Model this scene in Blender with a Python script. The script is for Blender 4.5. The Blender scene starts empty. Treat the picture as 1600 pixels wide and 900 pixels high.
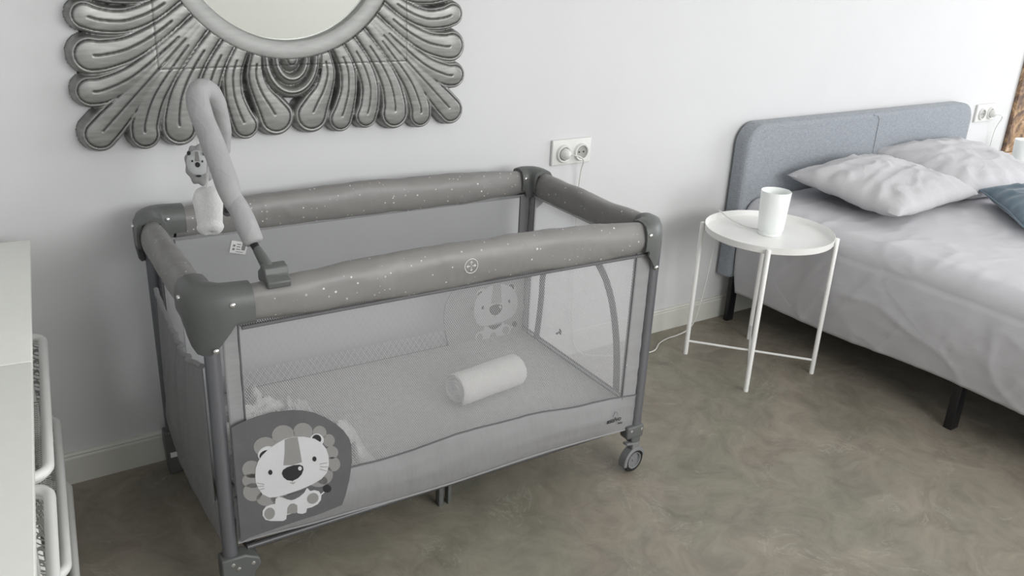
import bpy, bmesh, math, random
from math import sin, cos, pi, sqrt, radians, atan2
from mathutils import Vector, Matrix, noise, Euler

random.seed(4)
scene = bpy.context.scene
COL = scene.collection

# ------------------------------------------------------------------ camera
CAM = (-0.401, -2.343, 1.452); YAW, PIT, ROL, FPX = 0.598, 0.380, 0.049, 1354.3
cd = bpy.data.cameras.new('camera'); cam = bpy.data.objects.new('camera', cd); COL.objects.link(cam)
fw = Vector((sin(YAW) * cos(PIT), cos(YAW) * cos(PIT), -sin(PIT)))
rt = Vector((cos(YAW), -sin(YAW), 0)); up = rt.cross(fw)
r2 = rt * cos(ROL) + up * sin(ROL); u2 = -rt * sin(ROL) + up * cos(ROL)
M = Matrix((r2, u2, -fw)).transposed().to_4x4(); M.translation = Vector(CAM)
cam.matrix_world = M
cd.sensor_width = 36; cd.lens = FPX / 1600 * 36; cd.clip_start = 0.02; cd.clip_end = 60
scene.camera = cam

# ------------------------------------------------------------------ light
scene.view_settings.view_transform = 'Standard'; scene.view_settings.look = 'None'
scene.view_settings.exposure = 0.0; scene.view_settings.gamma = 1
scene.view_settings.use_curve_mapping = False
wd = bpy.data.worlds.new('sky'); scene.world = wd; wd.use_nodes = True
wd.node_tree.nodes['Background'].inputs[0].default_value = (0.72, 0.82, 1, 1)
wd.node_tree.nodes['Background'].inputs[1].default_value = 1.0

def area(name, loc, direction, sx, sy, power, col=(1, 1, 1)):
    l = bpy.data.lights.new(name, 'AREA'); l.shape = 'RECTANGLE'; l.size = sx; l.size_y = sy
    l.energy = power; l.color = col
    o = bpy.data.objects.new(name, l); COL.objects.link(o); o.location = loc
    o.rotation_euler = Vector(direction).to_track_quat('-Z', 'Y').to_euler()
    return o
area('daylight_right_window', (5.52, -2.0, 1.35), (-1, 0, 0), 2.2, 2.1, 72, (0.97, 0.98, 1))
area('daylight_front_window', (2.0, -4.42, 1.75), (0, 1, -0.15), 2.9, 1.2, 96, (1, 0.995, 0.98))
area('daylight_left_front_window', (-0.9, -4.42, 1.5), (0, 1, 0), 1.4, 1.6, 8, (1, 0.995, 0.98))

# ------------------------------------------------------------------ helpers
def tag(o, label=None, cat=None, group=None, kind=None):
    if label: o['label'] = label
    if cat: o['category'] = cat
    if group: o['group'] = group
    if kind: o['kind'] = kind
    return o

def empty(name, loc=(0, 0, 0), rz=0.0, label=None, cat=None, group=None):
    o = bpy.data.objects.new(name, None); COL.objects.link(o)
    o.location = loc; o.rotation_euler = (0, 0, rz); o.empty_display_size = 0.05
    return tag(o, label, cat, group)

class MB:
    def __init__(s): s.v = []; s.f = []; s.m = []; s.mi = 0; s.att = []
    def add(s, vs, fs, M=None):
        b = len(s.v)
        for p in vs:
            p = Vector(p)
            s.v.append(M @ p if M else p)
        for f in fs: s.f.append([b + i for i in f]); s.m.append(s.mi)
        return s
    def box(s, c, d, R=None, bev=0.0, M=None):
        bm = bmesh.new(); bmesh.ops.create_cube(bm, size=1)
        for v in bm.verts: v.co = Vector((v.co.x * d[0], v.co.y * d[1], v.co.z * d[2]))
        if bev > 0: bmesh.ops.bevel(bm, geom=list(bm.edges), offset=bev, segments=3, profile=0.5, affect='EDGES')
        T = Matrix.Translation(c)
        if R is not None: T = T @ (R.to_4x4() if hasattr(R, 'to_4x4') else R)
        if M: T = M @ T
        bm.verts.index_update()
        s.add([v.co.copy() for v in bm.verts], [[v.index for v in f.verts] for f in bm.faces], T); bm.free(); return s
    def tube(s, pts, r, n=12, closed=False, caps=True, flat=1.0, upv=None):
        pts = [Vector(p) for p in pts]; N = len(pts)
        rs = r if isinstance(r, (list, tuple)) else [r] * N
        tang = []
        for i in range(N):
            a = pts[(i - 1) % N] if (closed or i > 0) else pts[i]
            b = pts[(i + 1) % N] if (closed or i < N - 1) else pts[i]
            tang.append((b - a).normalized())
        ref = Vector(upv) if upv else (Vector((0, 0, 1)) if abs(tang[0].z) < 0.9 else Vector((1, 0, 0)))
        nrm = (ref - tang[0] * ref.dot(tang[0])).normalized()
        vs = []; 
        for i in range(N):
            nrm = (nrm - tang[i] * nrm.dot(tang[i])).normalized()
            if upv:
                nrm = (ref - tang[i] * ref.dot(tang[i])).normalized()
            bi = tang[i].cross(nrm)
            for k in range(n):
                a = 2 * pi * k / n
                vs.append(pts[i] + nrm * (cos(a) * rs[i]) + bi * (sin(a) * rs[i] * flat))
        fs = []
        for i in range(N if closed else N - 1):
            j = (i + 1) % N
            for k in range(n):
                l = (k + 1) % n
                fs.append([i * n + k, i * n + l, j * n + l, j * n + k])
        if caps and not closed:
            fs.append(list(range(n))[::-1]); fs.append([(N - 1) * n + k for k in range(n)])
        return s.add(vs, fs)
    def lathe(s, prof, c=(0, 0, 0), n=32, M=None, sy=1.0):
        vs = []; fs = []
        for (r, z) in prof:
            for k in range(n):
                a = 2 * pi * k / n; vs.append((r * cos(a), r * sin(a) * sy, z))
        for i in range(len(prof) - 1):
            for k in range(n):
                l = (k + 1) % n; fs.append([i * n + k, i * n + l, (i + 1) * n + l, (i + 1) * n + k])
        closed = tuple(prof[0]) == tuple(prof[-1])
        if prof[0][0] > 1e-6 and not closed: fs.append(list(range(n))[::-1])
        if prof[-1][0] > 1e-6 and not closed: fs.append([(len(prof) - 1) * n + k for k in range(n)])
        T = Matrix.Translation(c)
        if M: T = T @ M
        return s.add(vs, fs, T)
    def ball(s, c, r, n=16, M=None):
        k = n // 2
        rr = (r, r, r) if not isinstance(r, (tuple, list)) else r
        vs = []; fs = []
        for i in range(k + 1):
            th = pi * i / k
            for j in range(n):
                a = 2 * pi * j / n
                vs.append((rr[0] * sin(th) * cos(a), rr[1] * sin(th) * sin(a), rr[2] * cos(th)))
        for i in range(k):
            for j in range(n):
                l = (j + 1) % n; fs.append([i * n + j, (i + 1) * n + j, (i + 1) * n + l, i * n + l])
        T = Matrix.Translation(c)
        if M: T = T @ M
        return s.add(vs, fs, T)
    def grid(s, fn, nu, nv, u0=0, u1=1, v0=0, v1=1, closeu=False):
        vs = []
        for j in range(nv + 1):
            for i in range(nu + 1):
                vs.append(fn(u0 + (u1 - u0) * i / nu, v0 + (v1 - v0) * j / nv))
        w = nu + 1
        return s.add(vs, [[j * w + i, j * w + i + 1, (j + 1) * w + i + 1, (j + 1) * w + i] for j in range(nv) for i in range(nu)])
    def prism(s, poly, y0, y1, M=None):          # poly in (x,z), extruded along y
        n = len(poly); vs = [(x, y0, z) for x, z in poly] + [(x, y1, z) for x, z in poly]
        fs = [list(range(n)), [n + i for i in range(n)][::-1]] + [[i, n + i, n + (i + 1) % n, (i + 1) % n] for i in range(n)]
        return s.add(vs, fs, M)
    def build(s, name, mat, parent=None, smooth=True, ang=40, weld=False):
        me = bpy.data.meshes.new(name); me.from_pydata([tuple(v) for v in s.v], [], s.f)
        mats = mat if isinstance(mat, (list, tuple)) else [mat]
        for m in mats: me.materials.append(m)
        if len(mats) > 1: me.polygons.foreach_set('material_index', s.m)
        bm = bmesh.new(); bm.from_mesh(me)
        if weld: bmesh.ops.remove_doubles(bm, verts=bm.verts, dist=1e-5)
        bmesh.ops.dissolve_degenerate(bm, edges=bm.edges, dist=1e-7)
        bmesh.ops.recalc_face_normals(bm, faces=bm.faces)
        bm.to_mesh(me); bm.free()
        if smooth:
            me.polygons.foreach_set('use_smooth', [True] * len(me.polygons))
            me.set_sharp_from_angle(angle=radians(ang))
        o = bpy.data.objects.new(name, me); COL.objects.link(o)
        if parent: o.parent = parent
        return o

def catmull(pts, k=8):
    P = [Vector(p) for p in pts]; out = []
    for i in range(len(P) - 1):
        a = P[max(i - 1, 0)]; b = P[i]; c = P[i + 1]; d = P[min(i + 2, len(P) - 1)]
        for j in range(k):
            t = j / k
            out.append(0.5 * ((2 * b) + (c - a) * t + (2 * a - 5 * b + 4 * c - d) * t * t + (3 * b - a - 3 * c + d) * t ** 3))
    out.append(P[-1]); return out
def lerp(a, b, t): return a + (b - a) * t
def smooth(t): t = max(0, min(1, t)); return t * t * (3 - 2 * t)

# ------------------------------------------------------------------ materials
def newmat(name):
    m = bpy.data.materials.new(name); m.use_nodes = True
    nt = m.node_tree; return m, nt, nt.nodes['Principled BSDF'], nt.nodes['Material Output']
def N(nt, t, **kw):
    n = nt.nodes.new(t)
    for k, v in kw.items(): setattr(n, k, v)
    return n
def mathn(nt, op, a, b=None, clamp=False):
    n = N(nt, 'ShaderNodeMath', operation=op); n.use_clamp = clamp
    for i, x in enumerate((a, b)):
        if x is None: continue
        if isinstance(x, (int, float)): n.inputs[i].default_value = x
        else: nt.links.new(x, n.inputs[i])
    return n.outputs[0]
def ramp(nt, src, stops, interp='LINEAR'):
    r = N(nt, 'ShaderNodeValToRGB'); r.color_ramp.interpolation = interp
    e = r.color_ramp.elements
    while len(e) < len(stops): e.new(0.5)
    for i, (p, c) in enumerate(stops):
        e[i].position = p; e[i].color = (c[0], c[1], c[2], 1) if isinstance(c, (tuple, list)) else (c, c, c, 1)
    nt.links.new(src, r.inputs[0]); return r.outputs[0]
def noisen(nt, vec, scale, detail=3, rough=0.5, dist=0.0):
    n = N(nt, 'ShaderNodeTexNoise'); n.inputs['Scale'].default_value = scale
    n.inputs['Detail'].default_value = detail; n.inputs['Roughness'].default_value = rough
    n.inputs['Distortion'].default_value = dist
    nt.links.new(vec, n.inputs['Vector']); return n.outputs[0]
def objco(nt, sc=(1, 1, 1)):
    t = N(nt, 'ShaderNodeTexCoord'); mp = N(nt, 'ShaderNodeMapping'); mp.inputs['Scale'].default_value = sc
    nt.links.new(t.outputs['Object'], mp.inputs['Vector']); return mp.outputs[0]
def bump(nt, b, h, strength=0.3, dist=0.002):
    n = N(nt, 'ShaderNodeBump'); n.inputs['Strength'].default_value = strength; n.inputs['Distance'].default_value = dist
    nt.links.new(h, n.inputs['Height']); nt.links.new(n.outputs[0], b.inputs['Normal'])

def plain(name, col, rough=0.5, metal=0.0, nscale=40, namt=0.06, bstr=0.0, sc=(1, 1, 1), sheen=0.0, spec=0.5, bdist=0.002):
    m, nt, b, o = newmat(name)
    v = objco(nt, sc); f = noisen(nt, v, nscale, 4)
    lo = tuple(c * (1 - namt) for c in col); hi = tuple(min(1, c * (1 + namt)) for c in col)
    nt.links.new(ramp(nt, f, [(0.3, lo), (0.7, hi)]), b.inputs['Base Color'])
    b.inputs['Roughness'].default_value = rough; b.inputs['Metallic'].default_value = metal
    b.inputs['Specular IOR Level'].default_value = spec
    if sheen: b.inputs['Sheen Weight'].default_value = sheen
    if bstr: bump(nt, b, f, bstr, bdist)
    return m
MAT = {}
MAT['wall'] = plain('white_wall_paint', (0.66, 0.665, 0.67), 0.75, nscale=5, namt=0.012, bstr=0.05, bdist=0.01)
MAT['ceiling'] = plain('ceiling_paint', (0.8, 0.8, 0.79), 0.8, namt=0.01)
MAT['trim'] = plain('baseboard_paint', (0.66, 0.66, 0.61), 0.45, nscale=8, namt=0.02)
MAT['white_plastic'] = plain('white_plastic', (0.74, 0.74, 0.72), 0.35, namt=0.01)
MAT['white_board'] = plain('white_board', (0.84, 0.85, 0.80), 0.4, namt=0.01)
MAT['white_metal'] = plain('white_coated_metal', (0.88, 0.88, 0.86), 0.35, namt=0.01)
MAT['socket_grey'] = plain('socket_grey', (0.36, 0.37, 0.34), 0.4, namt=0.02)
MAT['black'] = plain('black_metal', (0.012, 0.012, 0.014), 0.35, namt=0.1)
MAT['rubber'] = plain('black_rubber', (0.012, 0.012, 0.012), 0.6, namt=0.1)
MAT['cap'] = plain('grey_green_plastic', (0.115, 0.122, 0.118), 0.42, nscale=300, namt=0.03, bstr=0.05, bdist=0.0005)
MAT['tube'] = plain('grey_steel_tube', (0.20, 0.205, 0.225), 0.3, metal=0.55, nscale=10, namt=0.02)
MAT['dark_tube'] = plain('dark_tube', (0.12, 0.12, 0.125), 0.4, metal=0.4, namt=0.02)
MAT['chrome'] = plain('screw_metal', (0.8, 0.8, 0.8), 0.2, metal=1.0, namt=0.01)
MAT['band'] = plain('grey_band_fabric', (0.27, 0.27, 0.275), 0.6, nscale=12, namt=0.03, bstr=0.45, bdist=0.012, sc=(1, 1, 0.35))
MAT['strip'] = plain('grey_strip_fabric', (0.30, 0.30, 0.305), 0.65, nscale=60, namt=0.03, bstr=0.4, bdist=0.004, sc=(0.1, 0.1, 1))
MAT['seam'] = plain('dark_seam_binding', (0.13, 0.13, 0.135), 0.7, namt=0.05)
MAT['hub'] = plain('wheel_grey', (0.19, 0.197, 0.2), 0.4, namt=0.02)
MAT['sleeve'] = plain('soft_grey_sleeve', (0.40, 0.40, 0.405), 0.8, nscale=18, namt=0.03, bstr=0.5, bdist=0.012)
MAT['plush'] = plain('white_plush', (0.78, 0.78, 0.77), 0.9, nscale=220, namt=0.05, bstr=0.5, bdist=0.003, sheen=0.3)
MAT['towel'] = plain('white_terry', (0.80, 0.79, 0.77), 0.95, nscale=420, namt=0.08, bstr=0.8, bdist=0.004, sheen=0.3)
MAT['blanket'] = plain('grey_muslin', (0.62, 0.62, 0.61), 0.9, nscale=260, namt=0.2, bstr=0.8, bdist=0.004)
MAT['p_patch'] = plain('print_dark_grey', (0.115, 0.115, 0.12), 0.6, nscale=14, namt=0.06, bstr=0.4, bdist=0.008)
MAT['p_mane'] = plain('print_mid_grey', (0.27, 0.265, 0.26), 0.6, nscale=14, namt=0.03, bstr=0.3, bdist=0.008)
MAT['p_light'] = plain('print_light_grey', (0.60, 0.61, 0.62), 0.6, nscale=14, namt=0.02, bstr=0.3, bdist=0.008)
MAT['p_dark'] = plain('print_charcoal', (0.022, 0.022, 0.024), 0.6, namt=0.03)
MAT['tag'] = plain('white_label', (0.85, 0.85, 0.85), 0.6, namt=0.01)
MAT['duvet'] = plain('grey_lilac_cotton', (0.57, 0.565, 0.59), 0.85, nscale=11, namt=0.02, bstr=0.35, bdist=0.012, sc=(1, 0.4, 1), sheen=0.1)
MAT['pillow'] = plain('light_grey_cotton', (0.52, 0.515, 0.53), 0.85, nscale=16, namt=0.02, bstr=0.35, bdist=0.01, sheen=0.1)
MAT['mattress'] = plain('mattress_fabric', (0.6, 0.6, 0.6), 0.8, namt=0.02)
MAT['cushion'] = plain('slate_blue_velvet', (0.075, 0.135, 0.185), 0.7, nscale=30, namt=0.12, bstr=0.3, bdist=0.004, sheen=0.4)
MAT['cord'] = plain('white_cord', (0.74, 0.73, 0.70), 0.5, namt=0.02)
MAT['wood'] = plain('light_wood', (0.45, 0.31, 0.2), 0.5, nscale=20, namt=0.15, sc=(1, 1, 8))

def creased(m, scale, sc, strength, dist):
    nt = m.node_tree; b = nt.nodes['Principled BSDF']; old = b.inputs['Normal'].links[0].from_node if b.inputs['Normal'].links else None
    f = noisen(nt, objco(nt, sc), scale, 2, 0.45, 0.5)
    h = ramp(nt, f, [(0.44, 0.0), (0.50, 1.0), (0.53, 0.0)], 'EASE')
    n = N(nt, 'ShaderNodeBump'); n.inputs['Strength'].default_value = strength; n.inputs['Distance'].default_value = dist
    nt.links.new(h, n.inputs['Height'])
    if old: nt.links.new(old.outputs[0], n.inputs['Normal'])
    nt.links.new(n.outputs[0], b.inputs['Normal'])
creased(MAT['duvet'], 2.4, (1.8, 1, 1.2), 0.16, 0.003)
creased(MAT['pillow'], 5, (1, 1.6, 1), 0.2, 0.003)
creased(MAT['sleeve'], 10, (1, 1, 1), 0.2, 0.003)
creased(MAT['band'], 6, (1, 1, .5), 0.10, 0.003)
def weave(name, a, c, sx=700, sz=700, rough=0.85, bstr=0.3, streak=True):
    m, nt, b, o = newmat(name)
    f1 = noisen(nt, objco(nt, (1, 1, 12)), 70, 3)
    f2 = noisen(nt, objco(nt, (12, 12, 1)), 70, 3)
    f = mathn(nt, 'ADD', f1, f2)
    f = mathn(nt, 'MULTIPLY', f, 0.5)
    nt.links.new(ramp(nt, f, [(0.38, a), (0.62, c)]), b.inputs['Base Color'])
    b.inputs['Roughness'].default_value = rough; bump(nt, b, f, bstr, 0.002)
    b.inputs['Sheen Weight'].default_value = 0.15
    return m
MAT['headboard'] = weave('blue_grey_weave', (0.21, 0.232, 0.258), (0.36, 0.385, 0.42))
MAT['matpad'] = weave('grey_mat_weave', (0.40, 0.39, 0.395), (0.51, 0.50, 0.50))

# rail fabric: taupe grey satin with scattered small white dots
m, nt, b, o = newmat('dotted_grey_fabric')
v = objco(nt); vo = N(nt, 'ShaderNodeTexVoronoi'); vo.inputs['Scale'].default_value = 78; nt.links.new(v, vo.inputs['Vector'])
sep = N(nt, 'ShaderNodeSeparateColor'); nt.links.new(vo.outputs['Color'], sep.inputs[0])
rad = mathn(nt, 'MULTIPLY', mathn(nt, 'POWER', sep.outputs[0], 1.4), 0.22)
dot = mathn(nt, 'LESS_THAN', vo.outputs['Distance'], rad)
keep = mathn(nt, 'GREATER_THAN', sep.outputs[1], 0.12)
dot = mathn(nt, 'MULTIPLY', dot, keep); dot = mathn(nt, 'MULTIPLY', dot, mathn(nt, 'ADD', mathn(nt, 'MULTIPLY', sep.outputs[2], 0.6), 0.4))
mix = N(nt, 'ShaderNodeMixRGB'); nt.links.new(dot, mix.inputs[0]); mix.inputs[1].default_value = (0.235, 0.229, 0.221, 1); mix.inputs[2].default_value = (0.72, 0.72, 0.72, 1)
nt.links.new(mix.outputs[0], b.inputs['Base Color']); b.inputs['Roughness'].default_value = 0.42
w = noisen(nt, objco(nt, (1, 1, 0.6)), 9, 2, 0.5, 0.6); bump(nt, b, w, 0.35, 0.02)
MAT['rail'] = m

# netting: threads with real open holes
def net(name, col, k, t, base=0.0):
    m, nt, b, o = newmat(name)
    tc = N(nt, 'ShaderNodeTexCoord'); sp = N(nt, 'ShaderNodeSeparateXYZ'); nt.links.new(tc.outputs['Object'], sp.inputs[0])
    a = mathn(nt, 'ADD', sp.outputs[0], sp.outputs[1]); z = mathn(nt, 'MULTIPLY', sp.outputs[2], 0.62)
    p = mathn(nt, 'ABSOLUTE', mathn(nt, 'SINE', mathn(nt, 'MULTIPLY', mathn(nt, 'ADD', a, z), k)))
    q = mathn(nt, 'ABSOLUTE', mathn(nt, 'SINE', mathn(nt, 'MULTIPLY', mathn(nt, 'SUBTRACT', a, z), k)))
    th = mathn(nt, 'LESS_THAN', mathn(nt, 'MINIMUM', p, q), t)
    tr = N(nt, 'ShaderNodeBsdfTransparent'); df = N(nt, 'ShaderNodeBsdfDiffuse'); tl = N(nt, 'ShaderNodeBsdfTranslucent')
    df.inputs[0].default_value = (*col, 1); tl.inputs[0].default_value = (*col, 1)
    mx = N(nt, 'ShaderNodeMixShader'); mx.inputs[0].default_value = 0.45; nt.links.new(df.outputs[0], mx.inputs[1]); nt.links.new(tl.outputs[0], mx.inputs[2])
    m2 = N(nt, 'ShaderNodeMixShader'); nt.links.new(th, m2.inputs[0]); nt.links.new(tr.outputs[0], m2.inputs[1]); nt.links.new(mx.outputs[0], m2.inputs[2])
    nt.links.new(m2.outputs[0], o.inputs['Surface']); nt.nodes.remove(b); return m
MAT['net'] = net('grey_netting', (0.80, 0.80, 0.81), pi / 0.0052, 0.31)
MAT['net_dense'] = net('dense_netting', (0.80, 0.805, 0.825), pi / 0.0030, 0.45)
MAT['net_end'] = net('end_netting', (0.80, 0.805, 0.825), pi / 0.0030, 0.62)
MAT['wire_mesh'] = net('basket_wire_mesh', (0.42, 0.43, 0.40), pi / 0.009, 0.45)

# frosted glass lamp
m, nt, b, o = newmat('frosted_glass'); b.inputs['Base Color'].default_value = (0.90, 0.94, 0.91, 1)
b.inputs['Roughness'].default_value = 0.35; b.inputs['Subsurface Weight'].default_value = 0.5; b.inputs['Subsurface Radius'].default_value = (0.03, 0.03, 0.03)
MAT['frost'] = m
m, nt, b, o = newmat('mirror_glass'); b.inputs['Base Color'].default_value = (0.95, 0.98, 0.94, 1); b.inputs['Metallic'].default_value = 1; b.inputs['Roughness'].default_value = 0.03
MAT['mirror'] = m

# silver leaf frame, black patina lines from the 'line' attribute (engraved grooves)
m, nt, b, o = newmat('silver_paint'); at = N(nt, 'ShaderNodeAttribute'); at.attribute_name = 'line'
g = noisen(nt, objco(nt, (1, 1, 6)), 18, 5); base = ramp(nt, g, [(0.3, (0.20, 0.203, 0.192)), (0.7, (0.29, 0.293, 0.28))])
mix = N(nt, 'ShaderNodeMixRGB'); nt.links.new(at.outputs['Fac'], mix.inputs[0]); nt.links.new(base, mix.inputs[1]); mix.inputs[2].default_value = (0.02, 0.02, 0.02, 1)
nt.links.new(mix.outputs[0], b.inputs['Base Color']); b.inputs['Metallic'].default_value = 0.6; b.inputs['Roughness'].default_value = 0.38
MAT['silver'] = m
MAT['silver_ring'] = plain('brushed_silver_ring', (0.30, 0.305, 0.295), 0.5, metal=0.45, nscale=20, namt=0.08, sc=(1, 1, 5))

# polished cement floor
m, nt, b, o = newmat('microcement'); v = objco(nt)
warp = N(nt, 'ShaderNodeTexNoise'); warp.inputs['Scale'].default_value = 2.2; warp.inputs['Detail'].default_value = 3; nt.links.new(v, warp.inputs['Vector'])
vm = N(nt, 'ShaderNodeVectorMath', operation='MULTIPLY_ADD'); nt.links.new(warp.outputs['Color'], vm.inputs[0]); vm.inputs[1].default_value = (0.45, 0.45, 0.45); nt.links.new(v, vm.inputs[2])
big = noisen(nt, vm.outputs[0], 1.6, 6, 0.6); mid = noisen(nt, vm.outputs[0], 9, 10, 0.72, 0.4)
c1 = ramp(nt, big, [(0.35, (0.215, 0.200, 0.155)), (0.5, (0.290, 0.256, 0.210)), (0.65, (0.245, 0.236, 0.186))])
c2 = ramp(nt, mid, [(0.32, 0.74), (0.5, 1.0), (0.68, 1.22)])
mu = N(nt, 'ShaderNodeMixRGB', blend_type='MULTIPLY'); mu.inputs[0].default_value = 1; nt.links.new(c1, mu.inputs[1]); nt.links.new(c2, mu.inputs[2])
st = noisen(nt, vm.outputs[0], 3.4, 9, 0.62, 2.6); line = ramp(nt, st, [(0.545, 0.0), (0.56, 1.0), (0.575, 0.0)])
st2 = noisen(nt, v, 5, 2); lm = mathn(nt, 'MULTIPLY', line, mathn(nt, 'MULTIPLY', mathn(nt, 'GREATER_THAN', st2, 0.55), 0.35))
ad = N(nt, 'ShaderNodeMixRGB'); nt.links.new(lm, ad.inputs[0]); nt.links.new(mu.outputs[0], ad.inputs[1]); ad.inputs[2].default_value = (0.50, 0.48, 0.41, 1)
nt.links.new(ad.outputs[0], b.inputs['Base Color']); b.inputs['Roughness'].default_value = 0.5
bump(nt, b, mid, 0.12, 0.004); MAT['floor'] = m

# brown mottled canvas
m, nt, b, o = newmat('brown_mottled'); v = objco(nt); f = noisen(nt, v, 9, 6, 0.7, 1.0)
nt.links.new(ramp(nt, f, [(0.32, (0.04, 0.025, 0.018)), (0.47, (0.16, 0.10, 0.07)), (0.56, (0.40, 0.25, 0.13)), (0.66, (0.62, 0.5, 0.38))]), b.inputs['Base Color'])
b.inputs['Roughness'].default_value = 0.6; MAT['canvas'] = m

m, nt, b, o = newmat('window_glass'); b.inputs['Base Color'].default_value = (1, 1, 1, 1); b.inputs['Roughness'].default_value = 0.0
b.inputs['Transmission Weight'].default_value = 1; MAT['glass'] = m

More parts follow.
